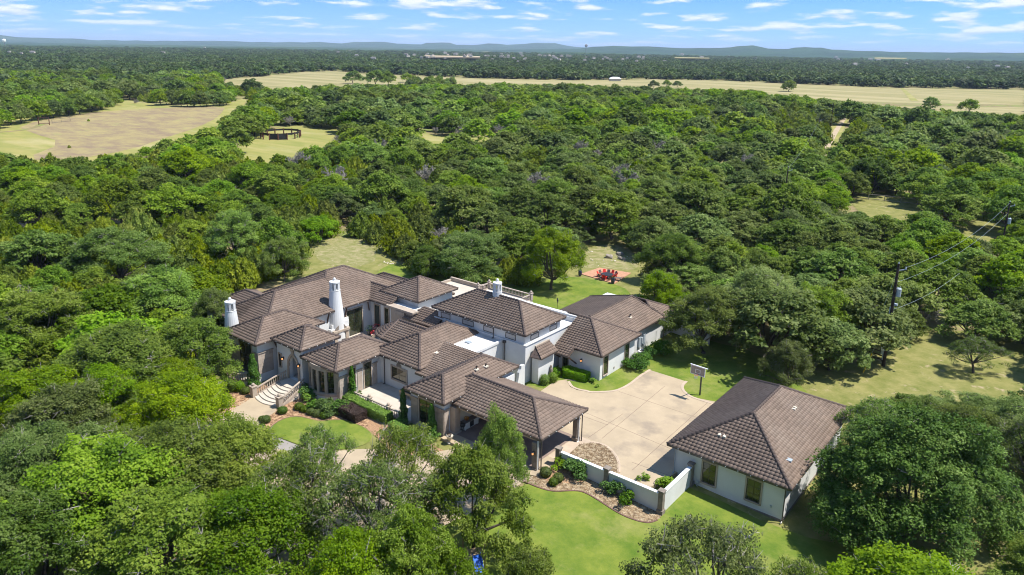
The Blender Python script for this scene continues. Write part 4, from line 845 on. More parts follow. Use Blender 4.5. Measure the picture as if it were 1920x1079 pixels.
def juniper(seed,R_=2.6,Ht=6.,leaf=.28,dens=1.,ns=16,sides=6):
    g=np.random.default_rng(seed); th=np.arange(ns)*2.39996+g.random(ns)*.6; q=np.sqrt((np.arange(ns)+.3)/ns); X=q*R_*.8*np.cos(th)*(.85+.3*g.random(ns)); Y=q*R_*.8*np.sin(th)
    top=Ht*(1-.48*q**1.4)*(.82+.24*g.random(ns)); bot=np.maximum(.3,top*.12); sr=R_*(.34+.2*g.random(ns)); tone=.28+.5*g.random(ns)
    cnt=((top-bot)*sr*3.6/(leaf*leaf*.42)*dens).astype(int)+6; idx=np.repeat(np.arange(ns),cnt); n=len(idx)
    t=g.random(n)**.8; z=bot[idx]+(top-bot)[idx]*t; rad=sr[idx]*(1-t**1.6)*(.7+.5*g.random(n))+.06; a=g.random(n)*6.283
    bump=1+.3*np.sin(a*3+z*2.3+idx)+.22*np.sin(a*5-z*4.1); rad=rad*bump
    c=np.stack([X[idx]+rad*np.cos(a),Y[idx]+rad*np.sin(a),z],1); out=np.stack([np.cos(a),np.sin(a),np.full(n,.35)],1)
    nor=out+g.normal(size=(n,3))*.5; up=np.stack([np.cos(a)*.6,np.sin(a)*.6,np.full(n,1.1)],1)
    crown=(c,nor,leaf*(.6+.7*g.random(n)),1.9,tone[idx]+(g.random(n)-.5)*.4+.1*t,up)
    tb_=MB(); r_=random.Random(seed); tb_.tube([(0,0,-.3),(0,0,Ht*.3),(.1,.1,Ht*.75)],[.16,.12,.03],sides,cap=False)
    for i in range(4): tb_.tube([(0,0,.2),(X[i+3]*.5,Y[i+3]*.5,1.2),(X[i+3],Y[i+3],top[i+3]*.6)],[.09,.06,.02],max(3,sides-2),cap=False)
    return crown,tb_,MB()
def bare(seed,R_=4.5,Ht=7.,n=1.,sides=4):
    """a leafless grey oak, forked down to fine twigs"""
    r_=random.Random(seed); mb=MB()
    def grow(p,d,L_,rad,lev):
        d=d.normalized(); rad=rad*(1.25 if lev==1 and n>1 else 1); m_=p+d*L_*.5+Vector((r_.gauss(0,.08),r_.gauss(0,.08),0))*L_; e=p+(d+Vector((r_.gauss(0,.15),r_.gauss(0,.15),0))).normalized()*L_
        mb.tube([p,m_,e],[rad,rad*.8,rad*.55],3 if lev>1 else sides,cap=False)
        if lev>=5: return
        for _ in range((4,4,4,3,3)[lev] if lev<5 else 0):
            nd=(d*.75+Vector((r_.gauss(0,.62),r_.gauss(0,.62),r_.gauss(.12,.4)))); s=.62+.2*r_.random()
            grow(e if r_.random()<.6 else m_,nd,L_*s,max(.016*n,rad*.62),lev+1)
    grow(Vector((0,0,-.3)),Vector((.1,.05,1)),Ht*.27,.24,0)
    return mb
NT={}
def proto(kind,lod,i):
    k=(kind,lod,i)
    if k in NT: return NT[k]
    leaf={0:.15,1:.31,2:.72,3:2.0}[lod]; sd=i*13+lod*5+{'oak_grey':1,'oak_green':2,'juniper':3,'sparse':4,'dead':5,'giant':6}[kind]
    sides={0:7,1:4,2:3,3:3}[lod]
    if kind=='oak_grey': cr,tr,tw=oak(sd,6,7.6,leaf,.92,zb=1.9,lobe=(.165,.19,.155,.175)[i%4] if lod<2 else .25,twig={0:2,1:1}.get(lod,0),sides=sides); m=ML['oak_grey']
    elif kind=='oak_green': cr,tr,tw=oak(sd,5.,7.8,leaf*.95,.95,zb=2.,flat=.8,lobe=(.20,.175,.215,.19)[i%4] if lod<2 else .28,twig={0:2}.get(lod,0),sides=sides); m=ML['oak_green']
    elif kind=='giant': cr,tr,tw=oak(77,8.2,10.6,.17,1.0,zb=.9,flat=.95,lobe=.155,twig=1,nl=150,drop=.93,sides=sides); m=ML['dark']
    elif kind=='sparse': cr,tr,tw=oak(sd,6,8.2,leaf*.95,.30,zb=3.0,lobe=(.15,.135)[i%2],twig=2,sides=sides); m=ML['oak_grey']
    elif kind=='juniper': cr,tr,tw=juniper(sd,2.9,5.8,leaf*1.15,1.,ns=(18,14,22,16)[i%4],sides=sides); m=ML['juniper']
    elif kind=='dead':
        me=bare(sd,n=1+2.6*(lod>0)).mesh('dead_oak',M['deadwood']); NT[k]=(me,None,None); return NT[k]
    if lod==0:
        cm=leafmesh('crown',*cr[:5],m,*(cr[5:])); tm=tr.mesh('trunk',M['bark'],smooth=True); wm=tw.mesh('twigs',M['twig']) if tw.v else None
        NT[k]=(cm,tm,wm)
    else:
        if tw.v: tr.add(tw.v,tw.f)
        cm=leafmesh(kind,*cr[:5],m,*(cr[5:]),extra=tr) if len(cr)<=5 else leafmesh(kind,*cr[:5],m,cr[5],tr)
        NT[k]=(cm,None,None)
    return NT[k]
NAMES={'oak_grey':('live_oak','oak'),'oak_green':('cedar_elm','elm'),'juniper':('juniper_tree','juniper'),'sparse':('live_oak','oak'),'giant':('live_oak','oak'),'dead':('dead_oak','dead tree')}
def plant(kind,lod,i,x,y,s,rz,label,group,sz=None):
    a,b,c=proto(kind,lod,i); nm,cat=NAMES[kind]; z=gz(x,y)-.05
    if b is None:
        o=link(nm,a,None,(x,y,z),rz,(s,s,sz or s)); setp(o,label,cat,group); return o
    o=empty(nm,(x,y,z),rz,label,cat,group); o.scale=(s,s,sz or s)
    link('crown',a,o); link('trunk',b,o)
    if c: setp(link('twigs',c,o),kind='stuff')
    return o
# ---- named trees near the camera: crown centre in the photograph, its height, radius in metres, kind, label
BIG=[
 (1712,890,5.0,8.6,'giant',0,9.6,'huge dark green oak filling the lower right beside the garage'),
 (1325,1062,5.6,5.4,'sparse',0,9,'open crowned oak with pale bare limbs on the lawn below the garage'),
 (1520,1110,4.5,3.6,'sparse',1,7,'small open oak at the bottom edge right of the pale limbed one'),
 (884,928,5.4,4.5,'oak_grey',0,9.2,'dense oak before the carport beside the front lawn'),
 (938,822,6.4,2.5,'oak_green',1,8.6,'narrow leafy oak top rising against the carport roof'),
 (752,862,6.2,4.3,'sparse',0,9,'thin crowned oak over the circular drive just below the terrace'),
 (598,852,5.6,3.3,'sparse',1,8,'small thin oak over the front edge of the oval lawn'),
 (700,950,5.6,5.2,'sparse',1,9,'leaning thin oak in the middle of the circular drive'),
 (560,930,5.4,5.,'sparse',0,8.6,'thin oak at the left side of the circular drive'),
 (440,850,4.6,4.6,'oak_green',2,7.4,'bright leafy elm between the front walk and the drive'),
 (330,870,4.8,6.,'oak_green',0,8.2,'broad bright elm left of the circular drive'),
 (190,925,4.8,7,'oak_green',3,8.8,'wide green elm in the lower left woods'),
 (60,880,4.6,5.6,'oak_grey',1,8.2,'grey green oak at the left edge low in the picture'),
 (60,1035,4.6,6,'oak_grey',2,8.6,'grey green oak in the bottom left corner'),
 (310,1030,4.8,6,'oak_green',1,8.6,'green elm at the bottom edge left of the drive'),
 (470,1000,5,5.2,'oak_green',2,8.2,'elm over the lower left rim of the circular drive'),
 (655,1082,5,3.9,'oak_green',0,7.8,'leafy elm at the bottom centre below the drive'),
 (762,1058,5,4.1,'oak_grey',3,8.2,'oak at the bottom centre beside the blue slide'),
 (985,1085,4.8,3.,'oak_grey',1,7.2,'smaller oak at the bottom edge right of the blue slide'),
 (365,650,5.0,5.6,'oak_green',1,8.2,'bright green elm leaning toward the left end of the house'),
 (405,580,5.0,3.6,'oak_grey',3,7.4,'grey green oak brushing the left chimney of the house'),
 (300,560,5.4,6.6,'oak_green',3,9.2,'large yellow green elm behind the left end of the house'),
 (225,680,5.2,7.2,'oak_green',0,9,'broad yellow green elm in the woods left of the house'),
 (330,760,4.8,5.,'oak_green',2,7.8,'green elm at the edge of the left planting bed'),
 (120,790,4.8,6,'oak_grey',0,8.2,'wide grey oak in the left woods below the bright elms'),
 (90,600,5.2,7.,'oak_grey',2,8.6,'wide grey oak at the left edge level with the house'),
 (215,480,5.4,8.2,'oak_grey',3,9.2,'very broad grey green oak on the rise left of the back lawn'),
 (440,440,5.8,6.2,'oak_green',1,9.6,'rounded bright green elm left of the back lawn'),
 (530,480,4.6,4.2,'oak_grey',0,7.6,'dark oak reaching over the left edge of the back lawn'),
 (1035,478,6.2,5.4,'oak_green',3,10.2,'yellow green oak with a dark leaning trunk behind the hall'),
 (880,480,4.6,7.2,'oak_grey',1,8.6,'sprawling oak with low spreading limbs behind the house'),
 (800,490,3.2,2.8,'oak_green',2,5.6,'small rounded dark tree behind the square tower roof'),
 (1325,590,5.6,5.6,'oak_green',1,8.8,'yellow green elm with pale trunks beside the court'),
 (1262,480,5.0,5.,'oak_green',0,8.6,'leafy tree right of the red chair patio'),
 (1420,560,5.4,6.6,'oak_grey',3,9,'large grey oak behind the basketball hoop'),
 (1535,590,5.2,5.2,'oak_green',1,8.6,'grey oak left of the leaning utility pole'),
 (1240,545,4.2,3.6,'oak_green',3,6.8,'small tree at the back corner of the right wing'),
 (1830,670,2.2,3.4,'sparse',1,4.6,'thin brushy shrub tree on the dry grass right of the pole'),
 (1480,680,3.6,3.4,'oak_grey',2,6.,'low oak behind the garage roof'),
]
TREES=[]
for cx_,cy_,zc,Rm,kind,i,Ht,lab in BIG:
    p=at(cx_,cy_,zc); base={'oak_grey':(6,7.6),'oak_green':(5.,7.8),'sparse':(6,8.2),'juniper':(2.9,5.8),'giant':(8.6,9.9)}[kind]
    plant(kind,0,i%4 if kind!='sparse' else i%2,p[0],p[1],Rm/base[0],rng.random()*6.28,lab,'named trees close to the house' if 0 else None,Ht/base[1]); TREES.append((p[0],p[1],Rm if kind!='giant' else 15.))
# ---- where the photograph shows open ground, trees neither stand nor reach
def inside(poly,x,y):
    c=False; n=len(poly); j=n-1
    for i in range(n):
        if (poly[i][1]>y)!=(poly[j][1]>y) and x<(poly[j][0]-poly[i][0])*(y-poly[i][1])/(poly[j][1]-poly[i][1])+poly[i][0]: c=not c
        j=i
    return c
CLEAR=[
 [(425,640),(428,570),(470,530),(560,510),(575,475),(600,455),(640,440),(690,446),(712,470),(760,488),(770,530),(850,530),(880,520),(960,520),(985,545),(1060,530),(1095,500),(1100,470),(1120,456),(1190,466),(1185,500),(1200,548),(1240,590),(1245,640),(1290,680),(1400,680),(1460,705),(1600,765),(1560,830),(1530,900),(1490,985),(1600,1100),(1000,1100),(1000,900),(960,850),(900,800),(960,880),(860,1000),(700,1040),(560,1079),(470,1079),(470,900),(380,800),(420,740),(430,650)],
 [(1600,745),(1620,690),(1650,690),(1700,650),(1770,620),(1800,655),(1930,650),(1930,740),(1870,730),(1800,740),(1700,705),(1640,745)],
 [(1608,705),(1632,620),(1655,560),(1676,478),(1706,480),(1700,600),(1690,705)],
 [(1800,820),(1850,850),(1890,920),(1930,930),(1930,1050),(1890,1060),(1830,930)],
 [(-160,252),(60,224),(140,216),(215,204),(225,188),(330,196),(425,198),(440,182),(470,182),(430,215),(395,232),(330,262),(300,262),(270,278),(190,288),(140,300),(90,285),(-160,285)],
 [(445,290),(490,252),(560,238),(620,242),(622,268),(560,284),(490,290)],
 [(745,246),(800,252),(862,262),(925,246),(950,244),(900,266),(800,266)],
 [(410,152),(480,146),(560,138),(640,136),(700,141),(900,149),(1100,153),(1230,151),(1350,154),(1500,159),(1640,165),(1930,168),(1930,214),(1830,212),(1700,203),(1640,196),(1500,182),(1400,170),(1280,166),(1080,159),(850,159),(640,160),(500,166),(450,160)],
 [(882,1028),(915,1020),(935,1050),(945,1090),(890,1090)],
 [(1590,216),(1602,221),(1572,258),(1552,292),(1540,298),(1546,268),(1570,234)],
 [(1516,340),(1500,370),(1486,374),(1500,350)],
 [(1600,365),(1720,374),(1712,400),(1640,405),(1604,385)],
 [(1790,410),(1880,412),(1885,440),(1800,442)],
]
CB=[(min(p[0] for p in q),max(p[0] for p in q),min(p[1] for p in q),max(p[1] for p in q)) for q in CLEAR]
def blocked(x,y,h,r,edge=1.):
    for dz,dx in ((0,0),(h*.3,r*.75),(h*.3,-r*.75),(h*.6,r*.7),(h*.6,-r*.7),(h*.97,0),(h*.9,r*.45),(h*.9,-r*.45),(h*.5,0)):
        X_,Y_=px((x+rr[0]*dx,y+rr[1]*dx,dz))
        for j_,(q,b) in enumerate(zip(CLEAR,CB)):
            if j_==2 and x*x+y*y>103**2: continue
            if b[0]<=X_<=b[1] and b[2]<=Y_<=b[3] and inside(q,X_,Y_): return True
    return False
def vn(x,y,s,k=0):
    return .5+.25*(math.sin(x/s+k)+math.sin((y*.8+x*.5)/s*1.3+k*2.1))*.9+.12*math.sin((x-y)/s*2.7+k)
fw=np.array([ff[0],ff[1]]); fw/=np.linalg.norm(fw); rt=np.array([fw[1],-fw[0]])
cand=[]; r_=random.Random(3)
DEAD=[]
for X_,Y_ in ((700,318),(682,305),(738,318),(720,300),(876,262),(862,272),(915,245),(893,258),(1186,372),(1162,352),(800,352),(1000,372),(1325,262),(350,170),(640,360),(1400,330),(1240,300),(560,330),(1430,300),(1090,300)):
    p=at(X_,Y_); DEAD.append([float(np.hypot(p[0],p[1])),'dead',p[0],p[1],r_.uniform(4.8,6.6),r_.uniform(10.5,12.5)])
grid={}
def near_ok(x,y,rad):
    gx,gy=int(x//8),int(y//8)
    for a in range(gx-2,gx+3):
        for b in range(gy-2,gy+3):
            for (X_,Y_,R2) in grid.get((a,b),()):
                if (X_-x)**2+(Y_-y)**2<((rad+R2)*.53)**2: return False
    return True
def addg(x,y,rad): grid.setdefault((int(x//8),int(y//8)),[]).append((x,y,rad))
for t in TREES: addg(*t)
for q in DEAD: cand.append(q); addg(q[2],q[3],q[4])
d=30.
tries=0
while tries<26000:
    tries+=1
    dist=math.sqrt(r_.uniform(28**2,880**2)) if r_.random()<.72 else r_.uniform(28,260); a=r_.uniform(-R(42),R(42)); x=dist*(fw[0]*math.cos(a)+rt[0]*math.sin(a)); y=dist*(fw[1]*math.cos(a)+rt[1]*math.sin(a))
    v1=vn(x,y,38,1.)+r_.gauss(0,.16); v2=vn(x,y,60,4.)+r_.gauss(0,.16)
    X0,Y0=px((x,y,0)); 
    kind='oak_grey' if v1<.55 else 'oak_green'
    if v2>.84: kind='juniper'
    if X0<700 and Y0>560 and r_.random()<.55: kind='oak_green'
    if dist>90 and r_.random()<.05: kind='dead'
    if dist<85 and kind=='oak_grey' and r_.random()<.75: kind='sparse'
    rad={'oak_grey':r_.choice([r_.uniform(3.,5.),r_.uniform(5.,8.4)]),'sparse':r_.uniform(3.6,5.6),'oak_green':r_.choice([r_.uniform(3.,5.),r_.uniform(4.5,6.8)]),'juniper':r_.uniform(1.9,3.6),'dead':r_.uniform(3.,4.6)}[kind]; 
    if dist>330: rad*=1.25
    hgt=rad*{'oak_grey':1.25,'sparse':1.5,'oak_green':1.5,'juniper':1.95,'dead':1.55}[kind]; hgt=min(hgt,9.8 if dist<330 else 11.5)*r_.uniform(.85,1.12)
    if not near_ok(x,y,rad): continue
    if blocked(x,y,hgt,rad): continue
    addg(x,y,rad); cand.append([dist,kind,x,y,rad,hgt])
# lone trees out on the far field and at its rim
for X_,Y_,hp,kind in ((662,157,20,'oak_grey'),(705,160,24,'oak_grey'),(728,160,22,'oak_grey'),(762,155,15,'oak_green'),(473,178,26,'oak_grey'),(1050,186,26,'oak_grey'),(1478,172,18,'oak_grey'),(1225,166,13,'oak_grey'),(1250,163,11,'oak_grey'),(1270,164,10,'oak_grey'),(1815,212,20,'oak_green'),(1745,205,18,'oak_grey'),(255,194,12,'dead'),(285,193,14,'juniper'),(130,278,5,'juniper'),(166,228,4,'juniper'),(900,185,24,'oak_grey'),(1170,186,18,'oak_green'),(1340,186,16,'oak_grey')):
    p=at(X_,Y_); dist=float(np.hypot(p[0],p[1])); h_=hp*dist/F; cand.append([dist,kind,p[0],p[1],h_*(.72 if kind!='juniper' else .5),h_])
for k in range(20):
    X_=r_.uniform(765,850); Y_=r_.uniform(158,170); p=at(X_,Y_); dist=float(np.hypot(p[0],p[1])); cand.append([dist,'oak_grey',p[0],p[1],r_.uniform(4,6.5),r_.uniform(7,9.5)])
# tree belts along the left meadow and the pen clearing
for X_,Y_ in ((340,197),(352,198),(364,197),(376,198),(388,197),(400,196),(412,196),(425,194),(300,195),(312,193),(322,194),(205,196),(190,203),(172,208),(150,212),(128,215),(100,219),(80,221),(60,224),(40,228),(20,232),(0,238),(-20,243)):
    p=at(X_,Y_+3); dist=float(np.hypot(p[0],p[1])); cand.append([dist,'oak_grey' if (X_//10)%3 else 'oak_green',p[0],p[1],5.5,9.])
cand.sort(key=lambda c:c[0]-c[4]*12)
cnt={}; rest=[]
PL={'sparse':['thin oak with grey twigs in the woods']*3,'oak_grey':['grey green live oak in the thick woods round the house','grey green live oak in the woodland past the house','small grey green live oak far off in the woodland before the fields'],
    'oak_green':['brighter green elm in the thick woods round the house','brighter green elm in the woodland past the house','small brighter green elm far off in the woodland before the fields'],
    'juniper':['pointed yellow green juniper in the thick woods round the house','pointed yellow green juniper in the woodland past the house','small pointed juniper far off in the woodland before the fields'],
    'dead':['bare grey dead oak in the thick woods round the house','bare grey dead oak in the woodland past the house','small bare dead oak far off before the fields']}
for dist,kind,x,y,rad,h_ in cand:
    cnt[kind]=cnt.get(kind,0)+1
    lod=0 if dist<92 else (1 if dist<270 else 2); zone=0 if dist<110 else (1 if dist<300 else 2)
    lim={'oak_grey':262,'sparse':280,'oak_green':272,'juniper':290,'dead':290}[kind]
    if cnt[kind]>lim: rest.append((kind,x,y,rad,h_,dist)); continue
    b={'oak_grey':(6,7.6),'sparse':(6,8.2),'oak_green':(5.,7.8),'juniper':(2.9,5.8),'dead':(4.5,7.)}[kind]; nvar=4 if lod else 4
    if kind=='dead': lod=1
    sx_,sy_=px((x,y,0)); sec=('left of house and back lawn' if sx_<560 else 'behind the house' if sx_<1180 else 'right of the patio beside the court' if sx_<1500 else 'round the tall pole and the dry grass') if zone==0 and sy_<700 else ('low in the picture before the circular drive' if zone==0 else ('between the left meadow and the pen clearing' if sx_<420 else 'around the pen clearing and back lawn' if sx_<700 else 'straight behind the house' if sx_<1150 else 'left of the dirt track' if sx_<1500 else 'right of the dirt track'))
    big='' if kind=='sparse' else 'small ' if rad<3.8 and kind!='juniper' else ('broad ' if rad>5 else ''); lab=(big+PL[kind][zone].replace('small ','')).replace('in the thick woods round the house','in the woods').replace('in the woodland past the house','in the woodland').replace('in the woods below the house','in the woods')
    lab=lab.replace(' far off in the woodland before the fields',' far off').replace(' far off before the fields',' far off')+' '+sec; plant(kind,lod,r_.randrange(nvar) if kind!='sparse' else r_.randrange(2),x,y,rad/b[0],r_.random()*6.28,lab,'woodland trees: '+lab,h_/b[1])
print('trees',cnt,'rest',len(rest))
# ---- the remaining woods and the wooded plain beyond the fields: one mass, instanced
def mass(name,items,protos,label,offz=0.):
    """items: (x,y,z,scale xy,scale z,rot, index); geometry nodes put a crown on every point"""
    n=len(items); me=bpy.data.meshes.new(name); A_=np.array(items,float)
    me.vertices.add(n); me.vertices.foreach_set('co',A_[:,:3].ravel())
    at_=me.attributes.new('scl','FLOAT_VECTOR','POINT'); at_.data.foreach_set('vector',np.stack([A_[:,3],A_[:,3],A_[:,4]],1).astype(np.float32).ravel())
    at_=me.attributes.new('rot','FLOAT_VECTOR','POINT'); at_.data.foreach_set('vector',np.stack([0*A_[:,5],0*A_[:,5],A_[:,5]],1).astype(np.float32).ravel())
    at_=me.attributes.new('pick','INT','POINT'); at_.data.foreach_set('value',A_[:,6].astype(np.int32))
    o=link(name,me); setp(o,label,'woodland',None,'stuff')
    cc=bpy.data.collections.new(name+'_crowns')
    for i,m_ in enumerate(protos): q=bpy.data.objects.new(f'{i:02d}_tree_crown',m_); cc.objects.link(q)
    g=bpy.data.node_groups.new('scatter','GeometryNodeTree'); g.interface.new_socket('Geometry',in_out='INPUT',socket_type='NodeSocketGeometry'); g.interface.new_socket('Geometry',in_out='OUTPUT',socket_type='NodeSocketGeometry')
    gi=N(g,'NodeGroupInput'); go=N(g,'NodeGroupOutput'); ip=N(g,'GeometryNodeInstanceOnPoints'); ci=N(g,'GeometryNodeCollectionInfo'); ci.inputs['Collection'].default_value=cc; ci.inputs['Separate Children'].default_value=True; ci.inputs['Reset Children'].default_value=True
    def na(nm,ty): q=N(g,'GeometryNodeInputNamedAttribute',data_type=ty); q.inputs['Name'].default_value=nm; return q.outputs['Attribute']
    L(g,gi.outputs[0],ip.inputs['Points']); L(g,ci.outputs[0],ip.inputs['Instance']); ip.inputs['Pick Instance'].default_value=True
    L(g,na('pick','INT'),ip.inputs['Instance Index']); L(g,na('rot','FLOAT_VECTOR'),ip.inputs['Rotation']); L(g,na('scl','FLOAT_VECTOR'),ip.inputs['Scale']); L(g,ip.outputs[0],go.inputs[0])
    md=o.modifiers.new('scatter','NODES'); md.node_group=g; return o
ks=['oak_grey','oak_green','juniper','dead']; bs_={'oak_grey':(6,7.6),'oak_green':(5.,7.8),'juniper':(2.9,5.8),'dead':(4.5,7.)}
P2=[proto(k,2 if k!='dead' else 1,i)[0] for k in ks for i in range(4 if k!='dead' else 1)]
it=[]
for kind,x,y,rad,h_,dist in rest: it.append((x,y,0,rad/bs_[kind][0],h_/bs_[kind][1],r_.random()*6.28,ks.index(kind)*4+(r_.randrange(4) if kind!='dead' else 0)))
mass('woodland',it,P2,'mixed oak and juniper woodland filling the ground before the hay fields')
# scrub and low fill between the trees near by
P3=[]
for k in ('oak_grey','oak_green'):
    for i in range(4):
        q=proto(k,3,i)[0].copy(); q.materials[0]=ML['far']; P3.append(q)  # far crowns take the leaf colours with shade painted in
it=[]; k=0; FB=[px((a,b,0)) for a,b in FIELD]; 
nfar=26000
while len(it)<nfar:
    # denser near, to the limit where one tree is under two pixels
    dist=700*math.exp(r_.random()*math.log(4600/700)); a=r_.uniform(-R(41),R(41)); x=dist*(fw[0]*math.cos(a)+rt[0]*math.sin(a)); y=dist*(fw[1]*math.cos(a)+rt[1]*math.sin(a))
    if r_.random()>min(1,dist/2600+.25): continue
    X_,Y_=px((x,y,0))
    if inside(CLEAR[7],X_,Y_) or inside(CLEAR[7],X_,Y_-3) or inside(FB,X_,Y_): continue
    X1,Y1=px((x,y,9.))
    if inside(CLEAR[7],X1,Y1): continue
    rad=r_.uniform(5,9.5)*(1+.35*max(0,(dist-1500)/3000)); it.append((x,y,-.5,rad/6,rad*r_.uniform(.95,1.3)/7.6,r_.random()*6.28,r_.choice([0,1,2,3,0,1,2,3,4,5,6,7])))
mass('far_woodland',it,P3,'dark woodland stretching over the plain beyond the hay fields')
# ================================================================== PLANTS ROUND THE HOUSE
def shell(name,m,parent,P,Nn,leaf,core,loc=None,tone=.45):
    n=len(P); P=np.asarray(P,float); Nn=np.asarray(Nn,float)
    P=P+Nn*(rng.random((n,1))-.6)*leaf*.7; nor=Nn+rng.normal(size=(n,3))*.5
    me=leafmesh(name,P,nor,leaf*(.7+.6*rnd(n)),1.2,tone+(rnd(n)-.5)*.6,m,None,core)
    if core is not None: me.materials[1]=m
    o=link(name,me,parent,loc); return o
def ellipsoid(a,b,c,n,zc=None,zmin=-.9):
    d=rng.normal(size=(n*2,3)); d/=np.linalg.norm(d,axis=1)[:,None]; d=d[d[:,2]>zmin][:n]
    return d*np.array([a,b,c])+np.array([0,0,zc if zc is not None else c*.85]), d/np.array([a,b,c])/np.linalg.norm(d/np.array([a,b,c]),axis=1)[:,None]
def ball(x,y,r,h,lab,group,m='box',leaf=.085,name='boxwood_ball',cat='shrub',sq=None):
    n=int(260*(r/.45)**2*(.085/leaf)**2); P,Nn=ellipsoid(r,r,h*.52,n,h*.46)
    if sq: P[:,:2]*=1; P=P.copy(); q=np.abs(P[:,2]-h*.5)/(h*.52); P[:,:2]*=(1+.25*q)[:,None]
    core=MB(); core.lathe([(r*.45,0),(r*.82,h*.22),(r*.88,h*.5),(r*.72,h*.78),(r*.3,h*.92)],(0,0,0),12)
    o=shell(name,ML[m],None,P,Nn,leaf,core); o.location=(x,y,gz(x,y)); setp(o,lab,cat,group); return o
G1='clipped boxwood balls in the front bed'
for i,(X_,Y_,lab) in enumerate(((462,734,'round boxwood ball beside the left newel of the entry steps'),(409.5,758,'left of two small boxwood balls by the small left lawn'),(425.5,760,'right of two small boxwood balls by the small left lawn'),(531,771,'lone boxwood ball right of the walk under the right newel'),
   (562,764,'first boxwood ball of the row of five along the oval lawn'),(574,768,'second boxwood ball of the row of five along the oval lawn'),(586,773,'middle boxwood ball of the row of five along the oval lawn'),(597,776.5,'fourth boxwood ball of the row of five along the oval lawn'),(610,779.5,'last boxwood ball of the row of five nearest the dark shrubs'),
   (492,784,'upper boxwood ball of the three at the walk corner'),(499.5,788,'middle boxwood ball of the three at the walk corner'),(492.5,798.5,'lower boxwood ball of the three at the walk corner'))):
    p=at(X_,Y_,-.1); s=.60 if i in (0,3,4,5,6,7,8,10) else .38; ball(p[0],p[1]-.1,s,s*1.35,lab,G1)
for X_,Y_,s,lab in ((1022.5,893,.62,'largest boxwood ball at the foot of the carport pillar'),(1046,902,.56,'boxwood ball between the other two by the carport pillar'),(1037,909,.48,'smallest boxwood ball by the carport pillar near the lawn edge')):
    p=at(X_,Y_,0); ball(p[0],p[1],s,s*1.6,lab,'boxwood balls by the carport pillar')
p=at(785,838,-.3); ball(p[0],p[1],.75,1.15,'broad olive boxwood mound at the drive before the carport wing',None)
for X_,Y_,lab in ((433,733,'left clipped drum shrub below the white terrace base'),(450,732,'right clipped drum shrub below the white terrace base'),(1021,721,'front left drum topiary beside the stone statue'),(1036,717,'middle drum topiary beside the stone statue'),(1041,707,'rear right drum topiary beside the stone statue')):
    p=at(X_,Y_,-.2 if X_<500 else 0); ball(p[0],p[1],.62,1.35,lab,None,'hedge',.085,'drum_topiary',sq=True)
def hedge(poly,z1,lab,m='hedge',leaf=.10,z0=None,round_=.0):
    """a clipped hedge of any outline"""
    area=0; P=[];Nn=[]; n=len(poly); zz=z0 if z0 is not None else min(gz(*p) for p in poly)
    if sum(poly[i][0]*poly[(i+1)%n][1]-poly[(i+1)%n][0]*poly[i][1] for i in range(n))<0: poly=poly[::-1]
    for i in range(n):
        a=np.array(poly[i]);b=np.array(poly[(i+1)%n]); L_=np.linalg.norm(b-a); k=int(L_*(z1-zz)/(leaf**2*.36)); t=rnd(k,1); q=a+(b-a)*t; z=zz+(z1-zz)*rnd(k); nn=np.array([(b-a)[1],-(b-a)[0]])/L_
        P+=list(np.column_stack([q,z])); Nn+=[(nn[0],nn[1],.25)]*k
    xs=[p[0] for p in poly];ys=[p[1] for p in poly]; k=int((max(xs)-min(xs))*(max(ys)-min(ys))/(leaf**2*.36))
    for _ in range(k):
        x,y=random.uniform(min(xs),max(xs)),random.uniform(min(ys),max(ys))
        if inside(poly,x,y): P.append((x,y,z1+.05*math.sin(x*2.1+y))); Nn.append((0,0,1))
    core=MB(); cx_,cy_=sum(xs)/n,sum(ys)/n; core.prism([(cx_+(p[0]-cx_)*.97,cy_+(p[1]-cy_)*.93) for p in poly],zz-.3,z1-.07)
    o=shell('hedge',ML[m],None,P,Nn,leaf,core,tone=.5); setp(o,lab,'hedge'); return o
hedge([(-63.6,48.9),(-56.3,48.9),(-56.3,50.1),(-63.6,50.1)],.78,'long bright green clipped hedge in front of the terrace balustrade')
hedge([(-62.9,46.9),(-58.9,46.9),(-58.9,48.6),(-62.9,48.6)],.8,'dark purple brown clipped hedge before the bright green one','plum')
hedge([(-55.2,48.3),(-51.9,48.3),(-51.9,49.2),(-54.,49.2),(-54.,50.2),(-55.2,50.2)],.6,'bright clipped hedge under the tall window of the carport wing')
hedge([(-48.6,71.6),(-47.9,70.9),(-45.,71.5),(-45.,72.7),(-48.2,72.7)],1.05,'rounded bright green hedge below the door of the right wing')
def shrub(x,y,r,h,lab,m='shrub',leaf=.15,n=None,group=None,name='leafy_shrub'):
    """a loose leafy bush of several stems"""
    g=np.random.default_rng(int(abs(x*97+y*31))); k=9; cen=g.normal(size=(k,3))*np.array([r*.45,r*.45,h*.16])+np.array([0,0,h*.52]); n=n or int(1100*(r/.9)**2*(.15/leaf)**2*.8)
    idx=g.integers(0,k,n); d=g.normal(size=(n,3)); d/=np.linalg.norm(d,axis=1)[:,None]; d[:,2]=np.abs(d[:,2])*.95-.15; P=cen[idx]+d*np.array([r*.52,r*.52,h*.42])*(.6+.5*g.random((n,1))); P[:,2]=np.maximum(P[:,2],.03)
    mb=MB(); [mb.tube([(0,0,-.1),tuple(c*.6),tuple(c)],[.035,.02,.01],3,cap=False) for c in cen]
    me=leafmesh(name,P,d*.6+g.normal(size=(n,3))*.5+np.array([0,0,.5]),leaf*(.6+.8*g.random(n)),1.5,.4+.25*(g.random(n)-.5)+g.random(k)[idx]*.3,ML[m],None,mb)
    o=link(name,me,None,(x,y,gz(x,y))); setp(o,lab,'shrub',group); return o
def atg(X_,Y_,z=0): p=at(X_,Y_,z); return p[0],p[1]
shrub(*atg(1082,893),1.35,1.7,'large dark leafy shrub against the first panel of the low white wall')
